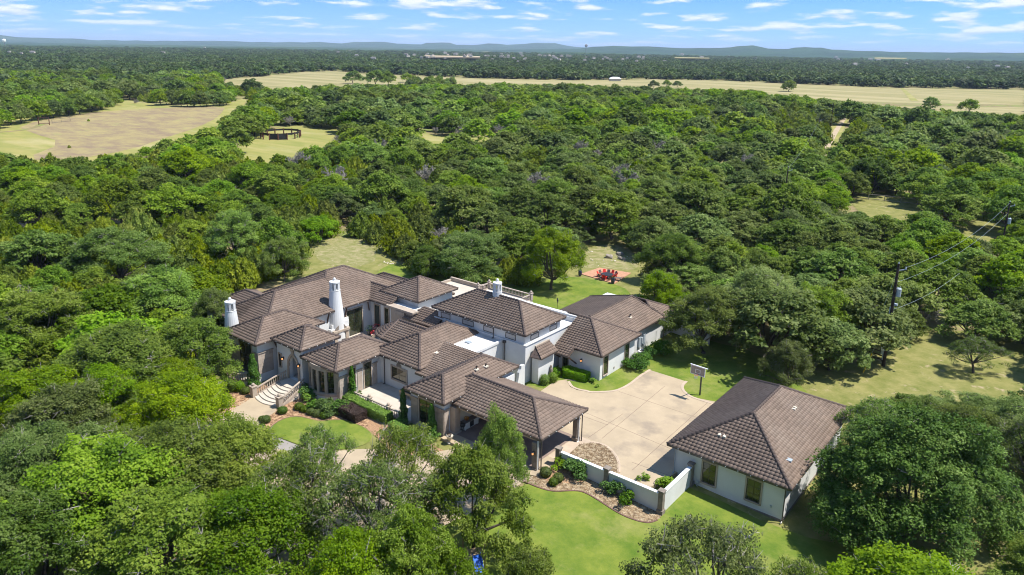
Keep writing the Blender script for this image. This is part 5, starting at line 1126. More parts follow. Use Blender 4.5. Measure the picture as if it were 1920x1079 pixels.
shrub(*atg(1052,880),.7,1.2,'small bright leafy shrub at the first post of the low white wall','hedge')
shrub(*atg(1148,921),.95,1.4,'leafy shrub before the middle post of the low white wall')
shrub(*atg(1172,937),.85,1.2,'leafy shrub right of the middle post of the low white wall')
shrub(*atg(1244,906),.9,1.2,'leafy shrub in the corner behind the low white wall','hedge'); 
shrub(*atg(1212,900),.5,.9,'thin shrub peeping over the second panel of the low white wall','hedge')
shrub(*atg(612,770),1.3,1.4,'big dark glossy shrub under the bow window'); shrub(*atg(634,768),1.1,1.4,'dark glossy shrub at the stone corner of the bow window')
shrub(*atg(590,764),1.0,1.2,'dark glossy shrub at the left of the bow window'); shrub(*atg(574,748),.85,1.2,'bright leafy shrub between the steps and the bow window','hedge'); shrub(*atg(586,740),1.1,1.3,'deep shaded shrub against the wall left of the bow window')
shrub(*atg(654,752),.7,1.3,'dark shrub at the foot of the cypress by the terrace window')
shrub(*atg(1190,693),1.3,1.4,'leafy hedge shrub before the air conditioners at its left end'); shrub(*atg(1205,684),1.25,1.5,'leafy hedge shrub before the air conditioners in the middle'); shrub(*atg(1217,674),1.2,1.5,'leafy hedge shrub before the air conditioners at its right end')
shrub(*atg(1238,664),1.5,1.8,'dark shrub in tree shade by the back downspout'); shrub(*atg(1111,716),.5,.6,'small yellow green shrub at the front corner of the right wing','hedge')
shrub(*atg(1120,726.),.3,.3,'tiny yellow tuft at the corner of the right wing','hedge')
def cypress(x,y,h,r,lab):
    n=int(900*h/3*r/.45); t=rnd(n); z=.15+t*h; a=rnd(n)*6.283; rad=r*np.clip(1.15-t,0.06,1)**.7*(.75+.35*np.sin(z*4+a*2)*.5+.35*rnd(n)); P=np.stack([rad*np.cos(a),rad*np.sin(a),z],1)
    core=MB(); core.lathe([(r*.3,.0),(r*.6,h*.15),(r*.55,h*.5),(r*.28,h*.8),(.03,h*.98)],(0,0,0),7)
    me=leafmesh('italian_cypress',P,np.stack([np.cos(a),np.sin(a),np.full(n,.3)],1)+rng.normal(size=(n,3))*.4,.13*(.7+.6*rnd(n)),2.,.25+.5*rnd(n),ML['shrub'],np.tile([0,0,1.],(n,1)),core); me.materials[1]=ML['shrub']
    o=link('italian_cypress',me,None,(x,y,gz(x,y))); setp(o,lab,'cypress','slim cypresses against the front walls')
cypress(-75.4,45.0,4.1,.75,'loose slim cypress against the stone wall left of the steps'); cypress(-63.6,50.4,4.1,.5,'slim cypress between the bay room window and the terrace')
cypress(-54.9,50.35,4.0,.48,'slim cypress at the left corner of the carport wing'); cypress(-50.4,50.2,3.8,.55,'slim cypress right of the tall carport wing window')
shrub(-50.0,49.3,.75,1.0,'grey green bush at the foot of the right hand cypress')
# ================================================================== SMALL THINGS
def urn(x,y,z,s,lab,pl='shrub'):
    o=empty('garden_urn',(x,y,z),0,lab,'urn','cream stone urns'); MB().lathe([(.22*s,0),(.22*s,.08*s),(.1*s,.14*s),(.08*s,.3*s),(.2*s,.42*s),(.27*s,.62*s),(.33*s,.74*s),(.33*s,.8*s),(.25*s,.78*s)],(0,0,0),14).obj('urn_bowl',M['creamstone'],o)
    P,Nn=ellipsoid(.24*s,.24*s,.2*s,70,.82*s); shell('planting',ML[pl],o,P,Nn,.12,None); return o
urn(-48.1,50.5,-.2,1.15,'cream stone urn at the stone pier of the carport entrance','plum'); urn(-38.9,51.0,-.2,1.15,'cream stone urn at the foot of the outer carport pillar')
# white sideboard with a pot under the carport
sb=empty('sideboard',(-48.6,54.2,CZ),0,'white painted sideboard against the wall under the carport','sideboard')
MB().box((-.35,-1.1,.08),(.3,1.1,.85)).obj('cabinet',M['white'],sb); MB().box((-.38,-1.15,.85),(.36,1.15,.92)).obj('top',M['greyroof'],sb)
for y in (-.75,0,.75): MB().box((.30,y-.3,.15),(.325,y+.3,.78)).obj('door',M['iron'] if y==0 else M['white'],sb)
for sx in (-.3,.25):
    for sy in (-1.,1.): MB().box((sx-.04,sy-.04,0),(sx+.04,sy+.04,.08)).obj('leg',M['white'],sb)
p_=empty('flower_pot',(-48.6,53.7,CZ+.92),0,'yellow flower bowl standing on the white sideboard','flower pot'); MB().lathe([(.1,0),(.2,.1),(.22,.16)],(0,0,0),10).obj('bowl',M['terracotta'],p_)
P,Nn=ellipsoid(.28,.28,.2,60,.28); fm=mat('yellow_flowers',(.6,.35,.02),.8,(.5,.2,.02),9,2); me=leafmesh('flowers',P,Nn,np.full(len(P),.12),1.,rnd(len(P)),fm); link('flowers',me,p_)
k=empty('kettle_grill',(-48.5,52.95,CZ),0,'small black covered grill at the end of the sideboard','grill'); MB().lathe([(.05,.5),(.28,.6),(.32,.75),(.25,.92),(.05,1.0)],(0,0,0),12).obj('bowl',M['iron'],k)
for q in range(3): t=q*2.09; MB().bar((.2*math.cos(t),.2*math.sin(t),0),(.12*math.cos(t),.12*math.sin(t),.6),.04).obj('leg',M['iron'],k)
tb2=empty('carport_table',(-48.2,57.6,CZ),0,'dark table deep in the shade under the carport','table'); MB().box((-.5,-.8,.7),(.5,.8,.76)).obj('table_top',M['dark'],tb2)
for sx in (-.42,.42):
    for sy in (-.7,.7): MB().box((sx-.04,sy-.04,0),(sx+.04,sy+.04,.7)).obj('leg',M['dark'],tb2)
# raised planter on the terrace
rp=empty('raised_planter',(-58.8,54.6,.04),0,'wooden raised planter on legs below the terrace window','planter'); MB().box((-.95,-.4,.5),(.95,.4,.78)).obj('trough',M['palewood'],rp); MB().box((-.88,-.33,.77),(.88,.33,.8)).obj('soil',M['iron'],rp)
for sx in (-.88,.88):
    for sy in (-.34,.34): MB().box((sx-.05,sy-.05,0),(sx+.05,sy+.05,.5)).obj('leg',M['palewood'],rp)
P,Nn=ellipsoid(.3,.25,.25,60,.95); P[:,0]+=.1; shell('seedlings',ML['shrub'],rp,P,Nn,.12,None)
# statue against the white pier
stt=empty('statue',(-49.0,69.8,0),0,'weathered stone garden statue against the white pier','statue'); MB().lathe([(.35,0),(.35,.15),(.22,.2),(.25,.55),(.3,.6)],(0,0,0),12).obj('pedestal',M['creamstone'],stt)
MB().lathe([(.28,.6),(.3,.8),(.2,1.05),(.24,1.3),(.14,1.45),(.09,1.52),(.14,1.62),(.12,1.75),(.03,1.82)],(0,0,0),14).obj('figure',M['stonedk'],stt,smooth=True)
dm=MB(); dm.prism([(-49.8+.55*math.cos(t),72.5+.35*math.sin(t)) for t in np.linspace(0,2*math.pi,14,endpoint=False)],CZ,CZ+.03); setp(dm.obj('door_mat',M['iron']),'dark oval door mat before the right wing door','door mat')
# air conditioners and meters on the right wing
def acu(x,y,lab):
    o=empty('air_conditioner',(x,y,0),0,lab,'air conditioner','air conditioners by the right wing'); MB().box((-.45,-.45,.05),(.45,.45,.95)).obj('cabinet',M['galv'],o); MB().box((-.48,-.48,.95),(.48,.48,1.03)).obj('top',M['white'],o); MB().lathe([(.34,1.03),(.34,1.06)],(0,0,0),14).obj('fan_guard',M['grey'],o)
acu(-43.3,81.2,'nearer grey air conditioner between the hedge and the right wing'); acu(-43.4,82.9,'farther grey air conditioner between the hedge and the right wing')
em=empty('electric_meters',(-44.75,85.2,0),0,'grey electric meter boxes and conduits on the right wing wall','meter box')
for y,w_,h0,h1 in ((-.9,.5,.8,2.2),(-.25,.35,1.1,2.0),(.3,.5,.9,2.3)): MB().box((0,y-w_/2,h0),(.18,y+w_/2,h1)).obj('meter_box',M['galv'],em)
for y in (-.9,-.3,.3): MB().tube([(.08,y,0),(.08,y,.95)],.04,6).obj('conduit',M['galv'],em)
# basketball hoop
b=at(1312.2,741.4); dirv=Vector((-.06,-1,0)).normalized(); sd=Vector((-dirv.y,dirv.x,0)); BHs=empty('basketball_hoop',(b[0],b[1],gz(b[0],b[1])),0,'black pole basketball hoop with a clear backboard at the court edge','basketball hoop')
MB().box((-.075,-.075,0),(.075,.075,2.75)).obj('pole',M['iron'],BHs)
arm=MB(); arm.bar((0,0,2.6),dirv*.95+Vector((0,0,3.3)),.08); arm.bar((0,0,2.75),dirv*.95+Vector((0,0,3.0)),.08); arm.obj('arm',M['iron'],BHs)
bc=dirv*1.0+Vector((0,0,3.5)); 
def bb(u0,u1,z0,z1,d0,d1,mb): 
    a=bc+sd*u0+dirv*d0; q=bc+sd*u1+dirv*d0; c_=bc+sd*u1+dirv*d1; d_=bc+sd*u0+dirv*d1
    vs=[Vector((p.x,p.y,z)) for z in (3.5+z0,3.5+z1) for p in (a,q,c_,d_)]; mb.add(vs,[(0,3,2,1),(4,5,6,7),(0,1,5,4),(1,2,6,5),(2,3,7,6),(3,0,4,7)])
m_=MB(); bb(-.9,.9,-.52,.52,0,.03,m_); bo=m_.obj('backboard',M['board'],BHs)
m_=MB(); 
for u0,u1,z0,z1 in ((-.93,.93,.5,.56),(-.93,.93,-.56,-.5),(-.93,-.87,-.5,.5),(.87,.93,-.5,.5)): bb(u0,u1,z0,z1,-.01,.06,m_)
for u0,u1,z0,z1 in ((-.32,.32,.12,.17),(-.32,.32,-.33,-.28),(-.32,-.27,-.28,.12),(.27,.32,-.28,.12)): bb(u0,u1,z0,z1,.031,.036,m_)
bb(-1.0,1.25,.58,.64,-.02,.1,m_); m_.obj('frame',M['white'],bo)
rim=MB(); rc=bc+dirv*.4; pts=[(rc.x+.24*math.cos(t),rc.y+.24*math.sin(t),3.1) for t in np.linspace(0,2*math.pi,17)]; rim.tube(pts,.016,6,cap=False); rim.bar(tuple(bc+dirv*.03+Vector((0,0,-.4))),tuple(bc+dirv*.17+Vector((0,0,-.4))),.12,.04); rim.obj('rim',M['orange'],BHs)
net=MB()
for q in range(10):
    t=q*.628; a_=(rc.x+.23*math.cos(t),rc.y+.23*math.sin(t),3.1)
    for dt in (.5,-.5): net.bar(a_,(rc.x+.14*math.cos(t+dt),rc.y+.14*math.sin(t+dt),2.65),.012)
net.obj('net',M['white'],BHs)
# fire table patio
pc=[tuple(at(a,b_)[:2]) for a,b_ in ((1089,515),(1152,533),(1183,513),(1124,503))]; slab('patio',pc,-.1,.12,M['brick'])
ft=at(1138.5,516,.6); fx,fy=ft[0],ft[1]; FT=empty('fire_table',(fx,fy,.12),0,'round black fire table ringed by red chairs on the paved patio','table'); MB().lathe([(1.05,.58),(1.1,.62),(1.1,.68),(.9,.69)],(0,0,0),28).obj('table_top',M['iron'],FT); MB().lathe([(.45,0),(.4,.3),(.7,.58)],(0,0,0),20).obj('base',M['iron'],FT)
def adirondack():
    o=empty('red_chair',(0,0,0)); m=M['red']
    sx=[-.24,-.08,.08,.24]
    for x in sx: MB().bar((x,-.02,.95+.04*(abs(x)<.1)),(x,.28,.36),.145,.03,up=(1,0,0)).obj('backrest_slat',m,o) if False else None
    bk=MB(); 
    for x in (-.22,-.11,0,.11,.22): bk.add([(x-.05,-.34,1.02-.5*x*x*4*.3),(x+.05,-.34,1.02-.5*x*x*4*.3),(x+.05,-.02,.34),(x-.05,-.02,.34),(x-.05,-.38,1.02-.5*x*x*4*.3),(x+.05,-.38,1.02-.5*x*x*4*.3),(x+.05,-.06,.32),(x-.05,-.06,.32)],[(0,3,2,1),(4,5,6,7),(0,1,5,4),(1,2,6,5),(2,3,7,6),(3,0,4,7)])
    bk.obj('backrest',m,o); MB().add([(-.28,-.05,.30),(.28,-.05,.30),(.28,.48,.40),(-.28,.48,.40),(-.28,-.05,.34),(.28,-.05,.34),(.28,.48,.44),(-.28,.48,.44)],[(0,3,2,1),(4,5,6,7),(0,1,5,4),(1,2,6,5),(2,3,7,6),(3,0,4,7)]).obj('seat',m,o)
    for s in (-1,1):
        MB().box((s*.36-.08,-.22,.58),(s*.36+.08,.5,.61)).obj('armrest',m,o); MB().box((s*.33-.03,.38,0),(s*.33+.03,.46,.58)).obj('leg',m,o); MB().bar((s*.31,-.35,0),(s*.31,.1,.4),.06,.08).obj('leg',m,o)
    return o
def metal_chair():
    o=empty('grey_chair',(0,0,0)); m=M['grey']; MB().box((-.27,-.25,.40),(.27,.27,.44)).obj('seat',m,o); MB().add([(-.26,-.25,.44),(.26,-.25,.44),(.26,-.22,.44),(-.26,-.22,.44),(-.26,-.42,.98),(.26,-.42,.98),(.26,-.38,.98),(-.26,-.38,.98)],[(0,3,2,1),(4,5,6,7),(0,1,5,4),(1,2,6,5),(2,3,7,6),(3,0,4,7)]).obj('backrest',m,o)
    for s in (-1,1):
        MB().box((s*.29-.03,-.3,.62),(s*.29+.03,.26,.65)).obj('armrest',m,o)
        for y in (-.24,.22): MB().box((s*.27-.02,y-.02,0),(s*.27+.02,y+.02,.62 if y>0 else .42)).obj('leg',m,o)
    return o
ch1=adirondack(); ch2=metal_chair(); used={'r':0,'g':0}
ring=[('r',128,495,'red slatted chair behind the fire table at its left'),('g',135.5,493,'grey patio chair behind the middle of the fire table'),('r',148,496,'red slatted chair behind the fire table at its right'),('g',154,502,'grey patio chair at the right of the fire table behind the red one'),('r',160.5,508,'red slatted chair at the far right of the fire table'),
      ('r',150,521,'red slatted chair in front of the fire table at its right'),('g',137,524,'grey patio chair in front of the middle of the fire table'),('r',127,521,'red slatted chair in front of the fire table at its left'),('g',121,501,'grey patio chair behind the fire table at the far left'),('r',115,510,'red slatted chair at the far left of the fire table'),('g',119.5,518,'grey patio chair at the left front of the fire table')]
for i,(k_,X_,Y_,lab) in enumerate(ring):
    ang=[100,75,48,25,0,-50,-80,-118,128,160,-150][i]; cam_r=math.atan2(rt[1],rt[0]); t=R(ang)+cam_r; rad_=1.55
    x=fx+rad_*math.cos(t); y=fy+rad_*math.sin(t); rz=math.atan2(fy-y,fx-x)-math.pi/2; src=ch1 if k_=='r' else ch2
    if not used[k_]: o=src; o.location=(x,y,.12); o.rotation_euler=(0,0,rz); used[k_]=1
    else: o=copy_thing(src,(x,y,.12),rz)
    setp(o,lab,'chair','chairs round the fire table'); o.scale=(1.0,)*3
def pot(X_,Y_,lab):
    p=at(X_,Y_,.12); o=empty('blue_planter',(p[0],p[1],.0),0,lab,'planter','glazed blue planters of the patio'); MB().lathe([(.2,0),(.32,.3),(.36,.75),(.32,.95),(.36,1.0),(.28,1.0)],(0,0,0),14).obj('pot',M['bluepot'],o,smooth=True); P,Nn=ellipsoid(.3,.3,.25,60,1.1); shell('planting',ML['shrub'],o,P,Nn,.14,None)
pot(1087.5,517,'tall blue glazed planter at the left corner of the patio'); pot(1149,531,'tall blue glazed planter at the front corner of the patio')
p=at(1158,526,.1); o=empty('side_table',(p[0],p[1],.12),.3,'low grey patio table beside the front blue planter','table'); MB().box((-.6,-.4,.42),(.6,.4,.47)).obj('table_top',M['grey'],o)
for sx in (-.52,.52):
    for sy in (-.34,.34): MB().box((sx-.03,sy-.03,0),(sx+.03,sy+.03,.42)).obj('leg',M['grey'],o)
def boulder(X_,Y_,a,b_,c_,rz,lab):
    g=np.random.default_rng(int(X_)); bm=bmesh.new(); bmesh.ops.create_icosphere(bm,subdivisions=3,radius=1)
    for v in bm.verts:
        n_=.16*math.sin(v.co.x*3.1+X_)+.13*math.sin(v.co.y*4.3+Y_)+.1*math.sin(v.co.z*5+v.co.x*4); v.co*=1+n_; v.co=Vector((max(-.8,min(.85,v.co.x))*a,v.co.y*b_,max(-.3,min(.8,v.co.z))*c_))
    me=bpy.data.meshes.new('boulder'); bm.to_mesh(me); bm.free(); me.materials.append(M['rock']); p=at(X_,Y_,.2); o=link('boulder',me,None,(p[0],p[1],.15),rz); setp(o,lab,'rock','big flat limestone boulders past the patio')
boulder(1142,482,.85,.7,.7,.5,'limestone boulder standing left of the other two past the patio'); boulder(1162,476,.95,.6,.5,-.4,'flat limestone boulder at the back of the pair past the patio'); boulder(1166,485.5,1.1,.38,.5,-.1,'long limestone boulder at the front of the pair past the patio')
# lawn ornament, planter pots and chairs of the courtyard
p=at(1045,579,0); o=empty('garden_ornament',(p[0],p[1],0),R(-40),'round dark openwork disc on a stem on the back lawn','ornament'); MB().tube([(0,0,0),(0,0,1.0)],.025,6).obj('stem',M['iron'],o)
d_=MB(); d_.tube([(.36*math.cos(t),0,1.36+.36*math.sin(t)) for t in np.linspace(0,2*math.pi,19)],.04,6,cap=False); [d_.bar((.36*math.cos(t),0,1.36+.36*math.sin(t)),(-.36*math.cos(t),0,1.36-.36*math.sin(t)),.03) for t in np.linspace(0,math.pi,7)[:-1]]; d_.lathe([(.02,1.25),(.14,1.3),(.14,1.42),(.02,1.47)],(0,0,0),8); d_.obj('disc',M['iron'],o)
def wire_chair(x,y,rz,lab):
    o=copy_thing(ch2,(x,y,.28),rz,lab); o.name='courtyard_chair'; setp(o,lab,'chair','chairs in the courtyard')
wire_chair(-74.9,61.3,.9,'patio chair at the courtyard table nearest the fireplace'); wire_chair(-73.3,59.2,2.8,'patio chair at the courtyard table near the roof corner'); wire_chair(-75.9,59.2,-1.9,'patio chair at the courtyard table beside the hearth')
ct=empty('courtyard_table',(-74.6,59.8,.28),0,'round iron table in the courtyard before the fireplace','table'); MB().lathe([(.75,.7),(.75,.74)],(0,0,0),20).obj('table_top',M['iron'],ct); MB().lathe([(.3,0),(.06,.06),(.06,.7)],(0,0,0),10).obj('base',M['iron'],ct)
def cpot(x,y,s,m,pl,lab):
    o=empty('courtyard_pot',(x,y,.28),0,lab,'flower pot','potted plants in the courtyard corner'); MB().lathe([(.18*s,0),(.26*s,.3*s),(.3*s,.42*s),(.26*s,.42*s)],(0,0,0),12).obj('pot',M[m],o)
    P,Nn=ellipsoid(.36*s,.36*s,.3*s,90,.62*s); shell('planting',pl if not isinstance(pl,str) else ML[pl],o,P,Nn,.13,None)
redfl=mat('red_flowers',(.45,.03,.03),.7,(.3,.02,.04),9,2); cpot(-76.6,64.2,1.5,'iron','shrub','dark pot with green leaves in the courtyard corner'); cpot(-76.0,64.9,1.7,'terracotta',redfl,'pot of red flowers at the back of the courtyard corner'); cpot(-75.3,63.8,1.2,'creamstone',redfl,'cream pot of red flowers at the front of the courtyard group'); cpot(-74.6,64.6,1.1,'terracotta','hedge','terracotta pot with a bright green plant in the courtyard')
# blue slide of the play set under the bottom trees
sp=at(893,1045,2.2); SL=empty('play_set',(sp[0],sp[1],gz(sp[0],sp[1])),R(-35),'wooden play set with a blue slide half hidden under the bottom trees','play set')
sl_=MB(); pts=[(0,0,2.6),(.3,0,2.5),(1.0,0,1.9),(2.0,0,1.1),(2.9,0,.5),(3.6,0,.35)]
for i in range(5):
    a_=Vector(pts[i]);b_=Vector(pts[i+1]); sl_.bar(a_,b_,.62,.05); sl_.bar(a_+Vector((0,.32,.1)),b_+Vector((0,.32,.1)),.06,.26); sl_.bar(a_-Vector((0,.32,-.1)),b_-Vector((0,.32,-.1)),.06,.26)
sl_.obj('slide',M['blue'],SL)
for x in (-1.5,-.05):
    for y in (-.7,.7): MB().box((x-.05,y-.05,0),(x+.05,y+.05,3.4)).obj('post',M['palewood'],SL)
MB().box((-1.5,-.75,2.0),(0,.75,2.08)).obj('platform',M['palewood'],SL)
# ---------------- utility poles, wires, guys
def upole(x,y,h,lab,tr=False,cross=True,rz=0,big=False,lean=(0,0)):
    o=empty('utility_pole',(x,y,gz(x,y)-.1),0,lab,'utility pole','utility poles'); MB().tube([(0,0,-.3),(lean[0]*.5,lean[1]*.5,h*.5),(lean[0],lean[1],h)],[.24,.21,.16] if big else [.2,.17,.13],10).obj('post',M['pole'],o); tx,ty=lean
    if cross:
        c=MB(); c.bar((tx-rt[0]*.1,ty-rt[1]*.1,h-.9),(tx+rt[0]*1.1,ty+rt[1]*1.1,h-.75),.09); c.lathe([(.07,0),(.1,.1),(.05,.2),(.09,.3),(.03,.36)],(tx+rt[0]*1.0,ty+rt[1]*1.0,h-.75),8); c.lathe([(.07,0),(.1,.1),(.05,.2),(.02,.3)],(tx,ty,h-.02),8); c.obj('insulator_arm',M['galv'],o)
    if tr:
        t=MB(); q=(tx*.8+rt[0]*.52,ty*.8+rt[1]*.52,h-4.4); t.lathe([(.30,0),(.33,.1),(.33,1.0),(.34,1.05),(.25,1.15),(.05,1.2)],q,16); t.lathe([(.05,1.15),(.07,1.3),(.04,1.4)],(q[0]+.12,q[1],q[2]),6); t.bar(q,(tx*.8,ty*.8,h-4.2),.08); t.obj('transformer',M['galv'],o)
    return o
b=at(1656,687); PX,PY=b[0],b[1]; P1=upole(PX,PY,14.2,'tall black utility pole with a grey transformer at the edge of the dry grass',True,big=True)
bx=MB(); bx.use(M['galv']); bx.tube([(-rt[0]*.28,-rt[1]*.28,1.),(-rt[0]*.26,-rt[1]*.26,8.4)],.06,6); bx.use(M['white']); bx.cbox((-rt[0]*.45-ff[0]*.2,-rt[1]*.45,2.9),(.42,.42,1.0)); bx.use(M['galv']); bx.cbox((-rt[0]*.4,-rt[1]*.4,2.1),(.3,.3,.6)); bx.cbox((rt[0]*.35,rt[1]*.35,2.5),(.3,.3,.5)); bx.cbox((rt[0]*.4,rt[1]*.4,8.7),(.4,.4,.25)); bx.obj('conduit_and_meter',None,P1)
b2=at(1894,378,12.5); upole(b2[0],b2[1],12.5,'utility pole with a transformer far at the right edge',True)
b3=at(1478,313,12.); upole(b3[0],b3[1],12.,'utility pole beside the dirt track nearest the camera')
b4=at(1537,222,12.); upole(b4[0],b4[1],12.,'utility pole beside the dirt track in the middle distance'); b5=at(1563,193,15.); upole(b5[0],b5[1],15,'farthest tall utility pole on the dirt track',cross=False)
def wire(name,a,b,sag,lab,r=.02,m='galv',cat='cable',grp='wires between the utility poles'):
    a=Vector(a);b=Vector(b); pts=[a+(b-a)*t+Vector((0,0,-4*sag*t*(1-t))) for t in np.linspace(0,1,15)]; o=MB().tube(pts,r,5,cap=False).obj(name,M[m]); setp(o,lab,cat,grp)
wire('power_cable',(PX+rt[0]*1.0,PY+rt[1],13.6),(b2[0],b2[1],12.2),1.6,'upper power wire from the tall pole to the pole at the right edge',.013)
wire('power_cable',(PX,PY,11.6),(b2[0],b2[1],10.2),1.8,'middle power wire from the tall pole to the pole at the right edge',.013)
wire('power_cable',(PX,PY,7.9),tuple(at(1800,512,8.)),.7,'lower service wire running from the tall pole into the trees',.014)
wire('power_cable',(b3[0],b3[1],11.4),(b4[0],b4[1],11.4),1.5,'power wire between the two nearer poles of the track',.013)
g1=at(1638,626,2.2); g1a=at(1620,690,0); 
def guy(top,bot,y0,y1,lab):
    a=Vector(top);b=Vector(bot); o=empty('guy_wire',tuple(b),0,lab,'guy wire','guy wires of the tall pole'); MB().tube([a-b,Vector()],.02,5).obj('cable',M['galv'],o); MB().tube([(a-b)*y0,(a-b)*y1],.085,8).obj('yellow_guard',M['yellow'],o)
ga=at(1617,700,0.); gb_=at(1624,660,0.); guy((PX,PY,13.3),(gb_[0],gb_[1],-.2),.08,.32,'long guy wire with a yellow guard from the top of the tall pole'); guy((PX,PY,7.8),(ga[0],ga[1],-.2),.03,.33,'short guy wire with a yellow guard from the middle of the tall pole')
def railf(name,pts,h,lab,rails=2,m='rust',post=.1,every=2.4,cat='fence'):
    o=empty(name,(pts[0][0],pts[0][1],0),0,lab,cat); O=Vector((pts[0][0],pts[0][1],0)); pm=None
    for a,b in zip(pts[:-1],pts[1:]):
        a=Vector((*a,0))-O;b=Vector((*b,0))-O; n=max(1,int((b-a).length/every))
        for i in range(n+1):
            p=a+(b-a)*i/n; MB().box((p.x-post/2,p.y-post/2,-.1),(p.x+post/2,p.y+post/2,h)).obj('post',M[m],o)
        for k in range(rails): z=h*(.98-k*.8/max(1,rails-1) if rails>1 else .98); MB().bar(a+Vector((0,0,z)),b+Vector((0,0,z)),post*.8,post*.9).obj('rail',M[m],o)
railf('pole_fence',[tuple(at(1622,668)[:2]),tuple(at(1653,678)[:2])],1.4,'short dark rail fence beside the foot of the tall pole',3)
railf('rail_fence',[tuple(at(1598,372)[:2]),tuple(at(1720,384)[:2])],1.6,'weathered rail fence along the small meadow at the right',2,'rock',.16,4.)
railf('gate_frame',[tuple(at(1862,462)[:2]),tuple(at(1874,462)[:2])],2.0,'small rusty gate frame near the pole at the right edge',1)
railf('goal_frame',[tuple(at(73,235)[:2]),tuple(at(93,235)[:2])],3.6,'dark square goal frame on the tan meadow',2,'rust',.3,20.)
railf('wire_fence',[tuple(at(98,232)[:2]),tuple(at(132,228)[:2])],2.0,'thin wire pen fence beside the goal frame on the tan meadow',2,'grey',.12,4.)
# round pen in the clearing
pcn=at(527,258,0); RPn=empty('round_pen',(pcn[0],pcn[1],0),0,'black screened round pen on rusty posts in the grass clearing','pen'); rad_=abs((at(565,258)-at(492,258))@rr)/2; rb=rad_*1.25
for k in range(14):
    t=2*math.pi*k/14; q=Vector((rt[0]*math.cos(t)*rad_+fw[0]*math.sin(t)*rb,rt[1]*math.cos(t)*rad_+fw[1]*math.sin(t)*rb,0)); MB().box((q.x-.2,q.y-.2,0),(q.x+.2,q.y+.2,2.9)).obj('post',M['rust'],RPn)
for k in range(14):
    t0,t1=2*math.pi*k/14,2*math.pi*(k+1)/14; pa=Vector((rt[0]*math.cos(t0)*rad_+fw[0]*math.sin(t0)*rb,rt[1]*math.cos(t0)*rad_+fw[1]*math.sin(t0)*rb,0)); pb=Vector((rt[0]*math.cos(t1)*rad_+fw[0]*math.sin(t1)*rb,rt[1]*math.cos(t1)*rad_+fw[1]*math.sin(t1)*rb,0))
    lo_=.2 if k in (10,11) else 2.0; MB().bar(pa+Vector((0,0,(lo_+2.8)/2)),pb+Vector((0,0,(lo_+2.8)/2)),.1,2.8-lo_).obj('screen',M['black'],RPn)
# ---------------- buildings far off
def far_house(X_,Y_,wpx,hpx,roofm,lab,wallm='farwall',grp=None,rz=0.,name='far_house',pitch=.35,z=0.):
    p=at(X_,Y_,z); dist=float(np.hypot(p[0],p[1])); w_=wpx*dist/F; h_=hpx*dist/F; d_=w_*.6
    o=empty(name,(p[0],p[1],z),math.atan2(rt[1],rt[0])+rz,lab,'house',grp); MB().box((-w_/2,-d_/2,-1),(w_/2,d_/2,h_*.6)).obj('wall',M[wallm],o)
    r=MB(); e=w_*.04; r.add([(-w_/2-e,-d_/2-e,h_*.6),(w_/2+e,-d_/2-e,h_*.6),(w_/2+e,d_/2+e,h_*.6),(-w_/2-e,d_/2+e,h_*.6),(-w_/2+d_*pitch,0,h_),(w_/2-d_*pitch,0,h_)],[(0,1,5,4),(1,2,5),(2,3,4,5),(3,0,4),(0,3,2,1)]); r.obj('roof',M[roofm],o); return o
far_house(1113,183,34,13,'redroof','house with a red metal roof showing above the woods at the centre'); far_house(1240,185,12,7,'redroof','small hut with a red roof right of the big red roofed house',rz=.3)
far_house(223,150,26,9,'terracotta','barn with a reddish roof in the left woods',z=3); far_house(108,146,22,8,'white','long pale shed in the far left woods',z=3); far_house(1023,146,14,8,'white','white barn at the far edge of the hay field'); far_house(1153,152,20,7,'white','low white house under trees at the far edge of the hay field')
far_house(323,137,8,6,'white','tiny white shed in the left woods',z=3)
FH=far_house(700,112,9,5,'greyroof','pale house far off on the wooded plain',grp='pale houses scattered far off on the plain',z=8)
r5=random.Random(21); gl='pale house far off on the wooded plain'; gs='grey roofed house in the distant subdivision under the hills'
def fcopy(X_,Y_,s,lab,grp,z):
    p=at(X_,Y_,z); q=FH.location; dist=float(np.hypot(p[0],p[1])); k=dist/float(np.hypot(q[0],q[1]))*s; o=copy_thing(FH,(p[0],p[1],z),math.atan2(rt[1],rt[0])+r5.uniform(-.6,.6),lab,k); o['group']=grp
for _ in range(58):
    X_=r5.choice([r5.uniform(745,860),r5.uniform(860,1010),r5.uniform(1000,1215)]); hy=81+X_*.0157; fcopy(X_,hy+r5.uniform(8,16),r5.uniform(.38,.66),gs,'houses of the distant subdivision',18)
for _ in range(34):
    X_=r5.uniform(0,1900); hy=75+X_*.0157; fcopy(X_,hy+r5.uniform(9,26),r5.uniform(.35,.8),gl,'pale houses scattered far off on the plain',9)
for X_,Y_,lab in ((8,77,'white water tank on the left horizon'),(1099,86,'dark water tower standing on the horizon at the centre')):
    D_=5200.; d=ray(X_,Y_+3); t=D_/math.hypot(d[0],d[1]); p=C+d*t; o=empty('water_tower',(p[0],p[1],0),0,lab,'water tower'); s=D_/F
    MB().lathe([(s*1.2,p[2]),(s*2.6,p[2]+s*1.5),(s*2.8,p[2]+s*3.5),(s*1.5,p[2]+s*5),(s*.2,p[2]+s*5.4)],(0,0,0),14).obj('tank',M['white'] if X_<50 else M['greyroof'],o); MB().lathe([(s*.6,-5),(s*.5,p[2]+2)],(0,0,0),8).obj('stem',M['greyroof'],o)
